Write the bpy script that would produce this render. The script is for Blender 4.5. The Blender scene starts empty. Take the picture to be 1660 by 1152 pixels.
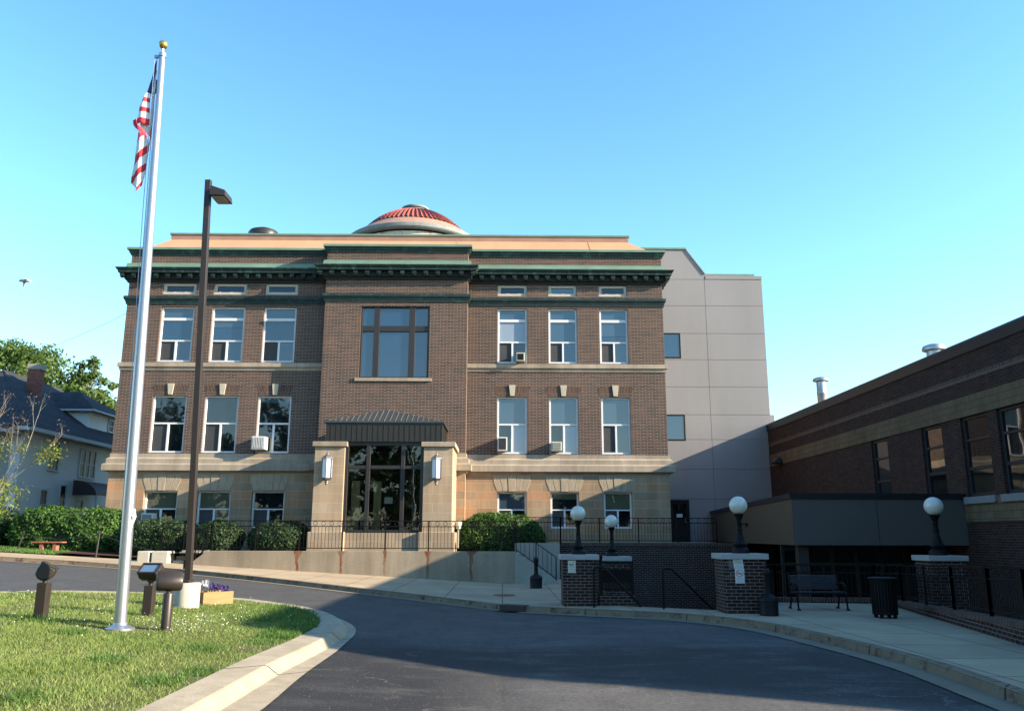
import bpy, bmesh, math, random
import numpy as np
from mathutils import Vector, Matrix
from mathutils.geometry import tessellate_polygon
random.seed(7); rng = np.random.default_rng(7)
R_ = math.radians
scene = bpy.context.scene
COL = scene.collection

# ---------------------------------------------------------------- camera
FPX, CX, CY, EZ = 1346., 830., 576., 1.68
TH, PS, RO = R_(12.28), 0.0105, 0.0025
cF = Vector((math.sin(PS)*math.cos(TH), math.cos(PS)*math.cos(TH), math.sin(TH)))
cR0 = Vector((math.cos(PS), -math.sin(PS), 0)); cU0 = cR0.cross(cF)
cR = math.cos(RO)*cR0 + math.sin(RO)*cU0; cU = -math.sin(RO)*cR0 + math.cos(RO)*cU0
cam_d = bpy.data.cameras.new('camera'); cam = bpy.data.objects.new('camera', cam_d); COL.objects.link(cam)
cam.matrix_world = Matrix(((cR.x, cU.x, -cF.x, 0), (cR.y, cU.y, -cF.y, 0), (cR.z, cU.z, -cF.z, EZ), (0, 0, 0, 1)))
cam_d.sensor_width = 36; cam_d.lens = 36*FPX/1660; cam_d.clip_end = 2000; cam_d.clip_start = .05
scene.camera = cam
def atY(x, y, Y):
    d = cR*((x-CX)/FPX) - cU*((y-CY)/FPX) + cF
    t = Y/d.y
    return (d.x*t, EZ+d.z*t)

# ---------------------------------------------------------------- light
SUN_AZ, SUN_EL = 76., 21.6            # azimuth measured from the facade normal (-Y) towards +X
sd = Vector((math.sin(R_(SUN_AZ))*math.cos(R_(SUN_EL)), -math.cos(R_(SUN_AZ))*math.cos(R_(SUN_EL)), math.sin(R_(SUN_EL))))
sl = bpy.data.lights.new('sun', 'SUN'); sl.energy = 5.0; sl.angle = R_(.5); sl.color = (1, .86, .66)
so = bpy.data.objects.new('sun', sl); COL.objects.link(so); so.rotation_euler = sd.to_track_quat('Z', 'Y').to_euler(); so.location = (30, -10, 40)
w = bpy.data.worlds.new('World'); scene.world = w; w.use_nodes = True
wn = w.node_tree.nodes; wl = w.node_tree.links
bg = wn['Background']
sky = wn.new('ShaderNodeTexSky'); sky.sky_type = 'NISHITA'; sky.sun_disc = False
sky.sun_elevation = R_(SUN_EL); sky.sun_rotation = math.atan2(sd.x, sd.y)
sky.air_density = 1.0; sky.dust_density = .6; sky.ozone_density = 1.0
tint = wn.new('ShaderNodeMix'); tint.data_type = 'RGBA'; tint.blend_type = 'MULTIPLY'; tint.inputs[0].default_value = 1; 
tc = wn.new('ShaderNodeTexCoord'); sx = wn.new('ShaderNodeSeparateXYZ'); wl.new(tc.outputs['Generated'], sx.inputs[0])
ramp = wn.new('ShaderNodeValToRGB'); wl.new(sx.outputs[2], ramp.inputs[0]); el = ramp.color_ramp.elements
el[0].position = .03; el[0].color = (.98, 1.07, 1.12, 1); el[1].position = .62; el[1].color = (.60, 1.08, 1.42, 1); k_ = el.new(.28); k_.color = (.80, 1.22, 1.30, 1)
wl.new(ramp.outputs[0], tint.inputs[7])
wl.new(sky.outputs[0], tint.inputs[6]); wl.new(tint.outputs[2], bg.inputs[0]); bg.inputs[1].default_value = .092
scene.view_settings.view_transform = 'Standard'; scene.view_settings.look = 'None'
scene.view_settings.exposure = 1.8; scene.view_settings.gamma = 1
try: scene.view_settings.use_curve_mapping = False
except Exception: pass
scene.cycles.max_bounces = 6; scene.cycles.transparent_max_bounces = 8
scene.cycles.use_denoising = True

# ---------------------------------------------------------------- materials
def nt(name):
    m = bpy.data.materials.new(name); m.use_nodes = True
    n = m.node_tree.nodes; return m, n, m.node_tree.links, n['Principled BSDF']
def rgba(c): return (c[0], c[1], c[2], 1)
def math_n(n, l, op, a, b=None, clamp=False):
    x = n.new('ShaderNodeMath'); x.operation = op; x.use_clamp = clamp
    for i, v in enumerate((a, b)):
        if v is None: continue
        if isinstance(v, (int, float)): x.inputs[i].default_value = v
        else: l.new(v, x.inputs[i])
    return x.outputs[0]
def mixc(n, l, fac, a, b, mode='MIX'):
    x = n.new('ShaderNodeMix'); x.data_type = 'RGBA'; x.blend_type = mode
    for i, v in ((0, fac), (6, a), (7, b)):
        if isinstance(v, (int, float)): x.inputs[i].default_value = v
        elif isinstance(v, tuple): x.inputs[i].default_value = rgba(v)
        else: l.new(v, x.inputs[i])
    return x.outputs[2]
def noise(n, l, vec, scale, detail=4, rough=.6):
    x = n.new('ShaderNodeTexNoise'); x.inputs['Scale'].default_value = scale; x.inputs['Detail'].default_value = detail
    x.inputs['Roughness'].default_value = rough
    if vec is not None: l.new(vec, x.inputs['Vector'])
    return x.outputs['Fac']
def maprange(n, l, v, a, b, c=0., d=1.):
    x = n.new('ShaderNodeMapRange'); l.new(v, x.inputs[0])
    for i, k in enumerate((a, b, c, d)): x.inputs[i+1].default_value = k
    return x.outputs[0]
def scalev(n, l, v, s):
    x = n.new('ShaderNodeVectorMath'); x.operation = 'MULTIPLY'; l.new(v, x.inputs[0]); x.inputs[1].default_value = s; return x.outputs[0]
def pos(n): return n.new('ShaderNodeNewGeometry').outputs['Position']
def bump(n, l, p, h, strength=.3, dist=.01):
    b = n.new('ShaderNodeBump'); b.inputs['Strength'].default_value = strength; b.inputs['Distance'].default_value = dist
    l.new(h, b.inputs['Height']); l.new(b.outputs[0], p.inputs['Normal'])

ALB = .80                                  # all paints and stones measured a little bright
def plain(name, c, rough=.6, metal=0., var=.18, scale=3., fine=40., spec=.5, stretch=(1, 1, 1), c2=None, bmp=0., joint=0.):
    """one colour broken up by broad and fine noise (and, with c2, by blotches of a second colour)"""
    c = tuple(x*ALB for x in c); c2 = tuple(x*ALB for x in c2) if c2 else None
    m, n, l, p = nt(name)
    P = scalev(n, l, pos(n), stretch)
    a = noise(n, l, P, scale); b = noise(n, l, P, fine, 2)
    k = math_n(n, l, 'ADD', math_n(n, l, 'MULTIPLY', a, 1.4), math_n(n, l, 'MULTIPLY', b, .6))
    f = maprange(n, l, k, .55, 1.45)
    lo = tuple(x*(1-var) for x in c); hi = tuple(min(1, x*(1+var)) for x in c)
    col = mixc(n, l, f, lo, hi)
    if c2:
        g = maprange(n, l, noise(n, l, P, scale*1.7, 6, .7), .52, .68)
        col = mixc(n, l, g, col, c2)
    if joint:
        sj = n.new('ShaderNodeSeparateXYZ'); l.new(pos(n), sj.inputs[0])
        run = math_n(n, l, 'ADD', sj.outputs[0], math_n(n, l, 'MULTIPLY', sj.outputs[1], -.9))
        jt = math_n(n, l, 'LESS_THAN', math_n(n, l, 'FRACT', math_n(n, l, 'DIVIDE', run, joint)), .011)
        col = mixc(n, l, jt, col, (.03, .026, .022))
    l.new(col, p.inputs['Base Color']); p.inputs['Roughness'].default_value = rough; p.inputs['Metallic'].default_value = metal
    p.inputs['Specular IOR Level'].default_value = spec
    if bmp: bump(n, l, p, b, bmp, .01)
    return m

def uv_wall(n, l):
    """(horizontal run, height): X on walls that face +-Y, Y on walls that face +-X"""
    g = n.new('ShaderNodeNewGeometry'); s = n.new('ShaderNodeSeparateXYZ'); l.new(g.outputs['Position'], s.inputs[0])
    q = n.new('ShaderNodeSeparateXYZ'); l.new(g.outputs['True Normal'], q.inputs[0])
    f = math_n(n, l, 'GREATER_THAN', math_n(n, l, 'ABSOLUTE', q.outputs[0]), .6)
    u = math_n(n, l, 'ADD', math_n(n, l, 'MULTIPLY', s.outputs[1], f), math_n(n, l, 'MULTIPLY', s.outputs[0], math_n(n, l, 'SUBTRACT', 1., f)))
    c = n.new('ShaderNodeCombineXYZ'); l.new(u, c.inputs[0]); l.new(s.outputs[2], c.inputs[1])
    return c.outputs[0], g.outputs['Position'], s
def masonry(name, cols, mortar, bw, rh, ms=.006, rough=.85, mott=.25, offset=.5, stains=None, bmp=.5, eff=0., soot=.2):
    cols = [tuple(x*ALB for x in c) for c in cols]; mortar = tuple(x*ALB for x in mortar)
    m, n, l, p = nt(name)
    uv, P, s = uv_wall(n, l)
    br = n.new('ShaderNodeTexBrick'); l.new(uv, br.inputs['Vector'])
    br.inputs['Scale'].default_value = 1; br.inputs['Brick Width'].default_value = bw; br.inputs['Row Height'].default_value = rh
    br.inputs['Mortar Size'].default_value = ms; br.inputs['Mortar Smooth'].default_value = .1; br.offset = offset
    br.inputs['Color1'].default_value = (0, 0, 0, 1); br.inputs['Color2'].default_value = (1, 1, 1, 1); br.inputs['Mortar'].default_value = (.5, .5, .5, 1)
    ramp = n.new('ShaderNodeValToRGB'); e = ramp.color_ramp.elements; ramp.color_ramp.interpolation = 'LINEAR'
    while len(e) < len(cols): e.new(.5)
    for i, c in enumerate(cols): e[i].position = i/(len(cols)-1); e[i].color = rgba(c)
    l.new(br.outputs['Color'], ramp.inputs[0])
    a = noise(n, l, P, .55, 5, .6); b = noise(n, l, P, 14., 3)
    k = maprange(n, l, math_n(n, l, 'ADD', a, math_n(n, l, 'MULTIPLY', b, .5)), .45, 1.05, 1-mott, 1+mott)
    cc = n.new('ShaderNodeCombineColor')
    for i in range(3): l.new(k, cc.inputs[i])
    col = mixc(n, l, 1., ramp.outputs[0], cc.outputs[0], 'MULTIPLY')
    st = maprange(n, l, noise(n, l, scalev(n, l, P, (1.6, 1.6, .16)), 1.5, 4, .65), .34, .66, 1-soot, 1+soot*.4); cs = n.new('ShaderNodeCombineColor')
    for i in range(3): l.new(st, cs.inputs[i])
    col = mixc(n, l, 1., col, cs.outputs[0], 'MULTIPLY')
    if eff:
        ef = maprange(n, l, noise(n, l, P, 1.3, 5, .7), .62, .8, 0, eff)
        col = mixc(n, l, ef, col, (.42, .40, .40))
    col = mixc(n, l, br.outputs['Fac'], col, mortar)
    if stains: col = stains(n, l, s, P, col)
    l.new(col, p.inputs['Base Color']); p.inputs['Roughness'].default_value = rough; p.inputs['Specular IOR Level'].default_value = .25
    if bmp: bump(n, l, p, math_n(n, l, 'SUBTRACT', 1., br.outputs['Fac']), bmp, .006)
    return m

def glass_opaque(name, c, ior=2.2, rough=.02, var=.0):
    m, n, l, p = nt(name)
    p.inputs['Base Color'].default_value = rgba(c); p.inputs['Roughness'].default_value = rough; p.inputs['IOR'].default_value = ior
    w_ = noise(n, l, pos(n), 1.1, 1)
    bump(n, l, p, w_, .11, .03)
    return m
def glass_clear(name, tint, refl):
    m, n, l, p = nt(name); n.remove(p)
    t = n.new('ShaderNodeBsdfTransparent'); t.inputs[0].default_value = rgba(tint)
    g = n.new('ShaderNodeBsdfGlossy'); g.inputs['Roughness'].default_value = .015
    b = n.new('ShaderNodeBump'); b.inputs['Strength'].default_value = .12; b.inputs['Distance'].default_value = .03
    l.new(noise(n, l, pos(n), 1.4, 1), b.inputs['Height']); l.new(b.outputs[0], g.inputs['Normal'])
    fr = n.new('ShaderNodeFresnel'); fr.inputs[0].default_value = refl
    x = n.new('ShaderNodeMixShader'); l.new(fr.outputs[0], x.inputs[0]); l.new(t.outputs[0], x.inputs[1]); l.new(g.outputs[0], x.inputs[2])
    l.new(x.outputs[0], n['Material Output'].inputs[0]); return m

def leafy(name, cols, trans=.35, rough=.6):
    m, n, l, p = nt(name); out = n['Material Output']
    g = n.new('ShaderNodeNewGeometry')
    ramp = n.new('ShaderNodeValToRGB'); e = ramp.color_ramp.elements
    while len(e) < len(cols): e.new(.5)
    for i, c in enumerate(cols): e[i].position = i/(len(cols)-1); e[i].color = rgba(c)
    k = math_n(n, l, 'ADD', math_n(n, l, 'MULTIPLY', g.outputs['Random Per Island'], .6), math_n(n, l, 'MULTIPLY', noise(n, l, g.outputs['Position'], .8, 3), .5))
    l.new(maprange(n, l, k, .1, .95), ramp.inputs[0])
    l.new(ramp.outputs[0], p.inputs['Base Color']); p.inputs['Roughness'].default_value = rough; p.inputs['Specular IOR Level'].default_value = .3
    t = n.new('ShaderNodeBsdfTranslucent'); l.new(mixc(n, l, 1., ramp.outputs[0], (1., 1., .55), 'MULTIPLY'), t.inputs[0])
    x = n.new('ShaderNodeMixShader'); x.inputs[0].default_value = trans; l.new(p.outputs[0], x.inputs[1]); l.new(t.outputs[0], x.inputs[2])
    l.new(x.outputs[0], out.inputs[0]); return m

def sidewalk_mat(name, c, jx, jy):
    m, n, l, p = nt(name)
    P = pos(n)
    br = n.new('ShaderNodeTexBrick'); l.new(P, br.inputs['Vector']); br.offset = 0
    br.inputs['Scale'].default_value = 1; br.inputs['Brick Width'].default_value = jx; br.inputs['Row Height'].default_value = jy
    br.inputs['Mortar Size'].default_value = .014; br.inputs['Mortar Smooth'].default_value = .3
    br.inputs['Color1'].default_value = rgba(tuple(x*.9 for x in c)); br.inputs['Color2'].default_value = rgba(tuple(x*1.08 for x in c)); br.inputs['Mortar'].default_value = rgba(tuple(x*.25 for x in c))
    k = maprange(n, l, math_n(n, l, 'ADD', noise(n, l, P, .8, 6, .65), math_n(n, l, 'MULTIPLY', noise(n, l, P, 30, 3), .45)), .45, 1.0, .74, 1.18)
    cc = n.new('ShaderNodeCombineColor')
    for i in range(3): l.new(k, cc.inputs[i])
    l.new(mixc(n, l, 1., br.outputs['Color'], cc.outputs[0], 'MULTIPLY'), p.inputs['Base Color']); p.inputs['Roughness'].default_value = .9
    p.inputs['Specular IOR Level'].default_value = .2
    return m

def rust_streaks(n, l, s, P, col):
    """streaks that run down the wall from the foot of each railing post"""
    x0, step = -10.75, 1.6
    t = math_n(n, l, 'DIVIDE', math_n(n, l, 'SUBTRACT', s.outputs[0], x0), step)
    fr = math_n(n, l, 'SUBTRACT', math_n(n, l, 'FRACT', math_n(n, l, 'ADD', t, .5)), .5)
    wob = math_n(n, l, 'MULTIPLY', math_n(n, l, 'SUBTRACT', noise(n, l, scalev(n, l, P, (3, 3, 1.6)), 1.8, 4), .5), .16)
    d = math_n(n, l, 'ABSOLUTE', math_n(n, l, 'ADD', fr, wob))
    wn_ = n.new('ShaderNodeTexWhiteNoise'); wn_.noise_dimensions = '1D'; l.new(math_n(n, l, 'FLOOR', math_n(n, l, 'ADD', t, .5)), wn_.inputs['W'])
    rnd = wn_.outputs['Value']
    depth = math_n(n, l, 'SUBTRACT', 1.14, s.outputs[2])
    wid = math_n(n, l, 'ADD', .036, math_n(n, l, 'MULTIPLY', math_n(n, l, 'POWER', maprange(n, l, depth, .0, .34, 1., 0.), 2.), math_n(n, l, 'ADD', .035, math_n(n, l, 'MULTIPLY', rnd, .085))))
    f = math_n(n, l, 'SUBTRACT', 1., math_n(n, l, 'DIVIDE', d, wid), True)
    f = math_n(n, l, 'MULTIPLY', f, 2.4, True)
    f = math_n(n, l, 'MULTIPLY', f, maprange(n, l, noise(n, l, scalev(n, l, P, (9, 9, 1.2)), 2., 4), .3, .6, .35, 1.))
    f = math_n(n, l, 'MULTIPLY', f, maprange(n, l, math_n(n, l, 'SUBTRACT', depth, math_n(n, l, 'MULTIPLY', rnd, .5)), .1, .9, 1., .3))
    lim = math_n(n, l, 'MULTIPLY', math_n(n, l, 'GREATER_THAN', s.outputs[0], -8.4), math_n(n, l, 'LESS_THAN', s.outputs[0], -.4))
    f = math_n(n, l, 'MULTIPLY', math_n(n, l, 'MULTIPLY', f, lim), .99, True)
    rc = mixc(n, l, noise(n, l, P, 8, 3), (.05, .011, .005), (.22, .052, .011))
    return mixc(n, l, f, col, rc)

BR = [(.034, .025, .023), (.060, .034, .027), (.084, .043, .031), (.110, .054, .037), (.070, .040, .031), (.048, .036, .033)]
MT = {}
MT['brick'] = masonry('brown_brick', BR, (.36, .285, .23), .30, .0677, .0075, mott=.24)
MT['brick_soldier'] = masonry('soldier_brick', BR, (.27, .21, .16), .0677, .42, .006, mott=.2)
RB = [(.016, .007, .006), (.036, .013, .009), (.052, .019, .012), (.028, .011, .008), (.066, .025, .016)]
MT['brick_pier'] = masonry('red_brick', RB, (.20, .175, .16), .215, .075, .0065, mott=.25, eff=.35)
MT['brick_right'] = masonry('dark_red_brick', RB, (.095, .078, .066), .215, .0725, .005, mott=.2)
MT['brick_chim'] = masonry('chimney_brick', [(.13, .028, .02), (.25, .055, .035), (.32, .075, .045)], (.25, .2, .17), .22, .075, .008)
MT['ashlar'] = masonry('sandstone_ashlar', [(.27, .175, .105), (.42, .275, .165), (.33, .225, .14), (.46, .245, .13), (.30, .22, .145), (.40, .29, .19)], (.50, .41, .30), 1.15, .36, .006, mott=.2, bmp=.25)
MT['ashlar_porch'] = masonry('porch_sandstone', [(.38, .285, .19), (.44, .34, .235), (.405, .30, .205), (.43, .30, .19)], (.50, .42, .32), 1.4, .37, .006, mott=.14, offset=.3, bmp=.2)
MT['limestone'] = masonry('limestone_trim', [(.32, .255, .185), (.39, .32, .245), (.355, .285, .215)], (.22, .18, .135), 1.7, 2., .006, mott=.22, bmp=.15)
MT['keystone'] = plain('pale_keystone', (.45, .40, .31), .85, var=.2, scale=6, spec=.2)
MT['rough_stone'] = plain('rough_lintel_stone', (.37, .30, .215), .9, var=.25, scale=5, fine=22, spec=.2, stretch=(3.5, 1, .7), bmp=.8)
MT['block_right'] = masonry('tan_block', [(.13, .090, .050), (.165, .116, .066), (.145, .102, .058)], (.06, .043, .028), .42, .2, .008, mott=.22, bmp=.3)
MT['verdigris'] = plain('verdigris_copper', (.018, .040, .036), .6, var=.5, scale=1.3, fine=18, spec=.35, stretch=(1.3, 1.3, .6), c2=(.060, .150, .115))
MT['copper_dark'] = plain('shade_darkened_copper', (.010, .014, .013), .6, var=.5, scale=3, spec=.3)  # shadow under the cornice, painted into the bed moulding's copper
MT['copper_mid'] = plain('half_shaded_copper', (.014, .026, .024), .6, var=.5, scale=2, spec=.3, c2=(.04, .09, .075))  # modillions: part of the cornice shadow painted in, with green patina blotches
MT['verdigris_pale'] = plain('pale_verdigris', (.15, .245, .185), .65, var=.25, scale=1.2, fine=20, spec=.3)
MT['verdigris_dark'] = plain('dark_verdigris', (.012, .028, .028), .6, var=.5, scale=2.5, fine=16, spec=.35, stretch=(.8, .8, 1.5), c2=(.035, .085, .072))
MT['copper_roof'] = plain('peach_roof', (.50, .275, .15), .6, var=.13, scale=.6, fine=14, spec=.3, stretch=(1.6, .25, .25))
MT['copper_fascia'] = plain('dull_pink_fascia', (.36, .205, .155), .65, var=.25, scale=1., fine=25, spec=.3)
MT['tile'] = plain('red_roof_tile', (.27, .058, .038), .6, var=.4, scale=4, fine=9, spec=.4)
MT['lead'] = plain('weathered_zinc', (.20, .215, .21), .8, .0, var=.25, scale=3)
MT['dome_band'] = plain('peach_dome_band', (.36, .21, .14), .65, var=.2)
MT['dome_drum'] = plain('patched_drum_render', (.55, .50, .44), .85, var=.2, scale=2, c2=(.34, .13, .07))
MT['panel'] = plain('mauve_panel', (.255, .244, .248), .55, var=.10, scale=.5, fine=45, spec=.35, stretch=(1.2, 1.2, .35))
MT['panel_link'] = plain('dark_grey_panel', (.095, .082, .074), .55, var=.05, scale=.6, fine=60, spec=.3)
MT['panel_joint'] = plain('tan_sealant', (.235, .195, .16), .8)
MT['panel_brown'] = plain('taupe_panel', (.075, .056, .036), .5, var=.05, scale=.6, fine=60)
MT['dark_metal'] = plain('dark_bronze_metal', (.040, .034, .031), .42, .3, var=.2, spec=.5)
MT['bronze_pole'] = plain('bronze_paint', (.034, .026, .022), .42, .1, var=.15, spec=.4)
MT['black_iron'] = plain('black_iron', (.006, .006, .006), .55, .0, var=.3, spec=.14)
MT['navy_metal'] = plain('black_blue_metal', (.012, .014, .019), .45, .0, var=.15, spec=.35)
MT['canopy'] = plain('olive_bronze_panel', (.024, .020, .013), .45, .1, var=.15)
MT['canopy_roof'] = plain('slate_blue_metal_roof', (.055, .062, .066), .4, .3, var=.15)
MT['white_frame'] = plain('white_window_frame', (.70, .70, .71), .45, var=.06)
MT['cream_frame'] = plain('cream_window_frame', (.50, .47, .40), .55, var=.1)
MT['bronze_frame'] = plain('brown_window_frame', (.026, .021, .020), .45, .1, var=.15)
MT['glass'] = glass_opaque('window_glass', (.006, .009, .012), 1.85)
MT['glass_blue'] = glass_opaque('sky_window_glass', (.008, .024, .055), 2.0)
MT['glass_blind'] = glass_opaque('window_glass_over_blind', (.030, .052, .078), 1.95)
MT['glass_shade'] = glass_opaque('window_glass_over_shade', (.075, .078, .052), 1.7)
MT['glass_pale'] = glass_opaque('window_glass_over_white_blind', (.20, .23, .28), 1.8)
MT['glass_deep'] = glass_opaque('deep_blue_glass', (.008, .012, .03), 1.6)
MT['screen'] = plain('insect_screen', (.040, .040, .042), .7, var=.2, spec=.5)
MT['glass_clear'] = glass_clear('porch_glass', (.80, .83, .80), 1.6)
MT['glass_dark'] = glass_opaque('dark_window_glass', (.005, .006, .007), 1.6)
MT['glass_house'] = plain('house_window_glass', (.010, .011, .013), .3, var=.2, spec=.12)
MT['interior'] = plain('dark_interior', (.02, .018, .015), .9)
MT['tan_wood'] = plain('tan_wood', (.62, .43, .21), .6, var=.2)
MT['white_plastic'] = plain('white_plastic', (.62, .62, .60), .5, var=.08)
MT['cream_plastic'] = plain('cream_plastic', (.48, .45, .34), .5, var=.1)
MT['grey_plastic'] = plain('grey_plastic', (.20, .21, .22), .5, var=.1)
MT['black_plastic'] = plain('black_plastic', (.007, .007, .008), .55, var=.2, spec=.2)
MT['frosted'] = plain('frosted_lantern_glass', (.72, .74, .74), .25, var=.05)
MT['pewter'] = plain('pewter_metal', (.22, .21, .22), .4, .5, var=.12)
MT['globe'] = plain('opal_globe', (.66, .645, .56), .2, var=.04, spec=.6)
MT['concrete'] = masonry('weathered_concrete', [(.28, .225, .16), (.32, .265, .195)], (.20, .165, .12), 4.8, 3., .004, mott=.24, stains=rust_streaks, bmp=0)
MT['concrete_plain'] = plain('pale_concrete', (.33, .31, .26), .9, var=.2, scale=1.5, spec=.2, c2=(.27, .26, .22))
MT['kerb'] = plain('kerb_concrete', (.36, .30, .215), .9, var=.25, scale=2.5, fine=34, spec=.2, c2=(.30, .245, .17), bmp=.4, joint=3.1)
MT['kerb_rust'] = plain('stained_kerb_concrete', (.20, .15, .10), .9, var=.3, scale=1.9, fine=25, spec=.2, c2=(.050, .024, .013), joint=3.3)
MT['gutter'] = plain('gutter_concrete', (.21, .17, .12), .9, var=.2, scale=1.5, fine=25, spec=.2)
MT['base_conc'] = plain('white_concrete', (.48, .44, .36), .9, var=.1, scale=5, spec=.2)
MT['sill_grey'] = plain('grey_sill_stone', (.20, .20, .20), .8, var=.12, scale=4)
MT['cap'] = plain('pier_cap_stone', (.36, .35, .33), .8, var=.12, scale=4, spec=.3)
MT['sidewalk'] = sidewalk_mat('sidewalk_concrete', (.325, .25, .165), 1.55, 1.55)
MT['court'] = plain('court_paving', (.09, .085, .08), .9)
MT['mulch'] = plain('bark_mulch', (.075, .035, .028), .95, var=.5, scale=12, fine=50, spec=.1, bmp=1.)
MT['soil'] = plain('soil', (.045, .034, .024), .95, var=.4, scale=8, fine=40, spec=.1)
MT['aluminium'] = plain('brushed_aluminium', (.46, .47, .50), .36, .8, var=.06, scale=2, stretch=(6, 6, .6))
MT['gold'] = plain('gilt_ball', (.62, .42, .12), .3, .8, var=.2, scale=12)
MT['rope'] = plain('halyard_rope', (.42, .44, .52), .8)
MT['galv'] = plain('galvanised_steel', (.50, .51, .52), .38, .7, var=.12)
MT['house_wall'] = None
MT['house_trim'] = plain('white_trim_paint', (.50, .53, .56), .6, var=.08)
MT['roof_shingle'] = masonry('slate_shingles', [(.035, .035, .04), (.055, .053, .058), (.045, .042, .045)], (.02, .02, .022), .3, .16, .01, mott=.3)
MT['awning'] = plain('dark_red_awning', (.045, .022, .024), .6, var=.25, stretch=(1, 6, 1))
MT['red_wood'] = plain('red_painted_wood', (.36, .115, .07), .7, var=.18)
MT['bark'] = plain('grey_bark', (.17, .135, .10), .9, var=.4, scale=8, spec=.1, stretch=(1, 1, .3))
MT['bark_pale'] = plain('pale_bark', (.21, .185, .14), .85, var=.3, scale=8, spec=.1)
MT['wood_box'] = plain('orange_wood_planter', (.36, .165, .055), .7, var=.25, stretch=(1, 1, 8))
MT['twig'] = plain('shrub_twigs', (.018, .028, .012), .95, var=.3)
MT['petal_white'] = plain('white_petals', (.75, .73, .72), .7, var=.1)
MT['petal_purple'] = plain('purple_petals', (.13, .06, .30), .7, var=.35, scale=30)
MT['manhole'] = plain('rusty_iron', (.17, .055, .028), .85, var=.35, scale=8)
MT['drain_iron'] = plain('brown_drain_iron', (.055, .03, .024), .8, var=.3)
MT['sign_cream'] = plain('cream_sign', (.62, .62, .50), .6, var=.05)
MT['sign_white'] = plain('white_sign', (.66, .67, .66), .6, var=.05)
MT['ink'] = plain('black_ink', (.02, .022, .02), .7)
MT['ink_green'] = plain('green_ink', (.10, .16, .12), .7)
MT['ink_red'] = plain('red_ink', (.45, .05, .05), .7)
MT['flag_red'] = plain('flag_red', (.62, .03, .045), .8, var=.12, scale=8)
MT['flag_white'] = plain('flag_white', (.85, .85, .86), .8, var=.08, scale=8)
MT['flag_blue'] = plain('flag_blue', (.025, .05, .13), .8, var=.15, scale=8)
MT['lens'] = glass_opaque('floodlight_lens', (.10, .16, .22), 2.2)
MT['bird'] = plain('gull_feathers', (.40, .40, .44), .8)
MT['bird_wing'] = plain('white_feathers', (.80, .80, .80), .8)
MT['leaf_bush'] = leafy('shrub_leaves', [(.010, .026, .007), (.019, .046, .012), (.032, .070, .018)], .2)
MT['leaf_hedge'] = leafy('hedge_leaves', [(.018, .048, .009), (.045, .105, .018), (.095, .185, .035)], .35)
MT['leaf_tree'] = leafy('tree_leaves', [(.035, .065, .014), (.07, .12, .026), (.13, .18, .045)], .4)
MT['leaf_dark'] = leafy('dark_tree_leaves', [(.012, .028, .010), (.024, .052, .016), (.04, .075, .02)], .25)
MT['leaf_lime'] = leafy('yellow_green_leaves', [(.075, .105, .022), (.13, .17, .035), (.20, .22, .05)], .4)
MT['leaf_bud'] = leafy('brown_buds', [(.14, .09, .06), (.22, .15, .10)], .2)
MT['grass'] = leafy('grass_blades', [(.04, .068, .02), (.10, .16, .035), (.18, .25, .06), (.26, .305, .095), (.34, .30, .15)], .42)
MT['grass_green'] = leafy('weed_leaves', [(.04, .085, .02), (.075, .15, .03), (.14, .22, .055)], .4)  # deeper green leaves for weeds and lawn
MT['turf'] = plain('turf_soil', (.10, .105, .04), .95, var=.4, scale=3, fine=30, spec=.1, c2=(.17, .115, .065))

def siding():
    m, n, l, p = nt('white_lap_siding')
    s = n.new('ShaderNodeSeparateXYZ'); l.new(pos(n), s.inputs[0])
    fr = math_n(n, l, 'FRACT', math_n(n, l, 'DIVIDE', s.outputs[2], .13))
    b = maprange(n, l, fr, 0., .16)
    l.new(mixc(n, l, b, (.30, .31, .32), (.68, .69, .69)), p.inputs['Base Color']); p.inputs['Roughness'].default_value = .7
    bump(n, l, p, fr, .5, .02); return m
MT['house_wall'] = siding()

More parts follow.
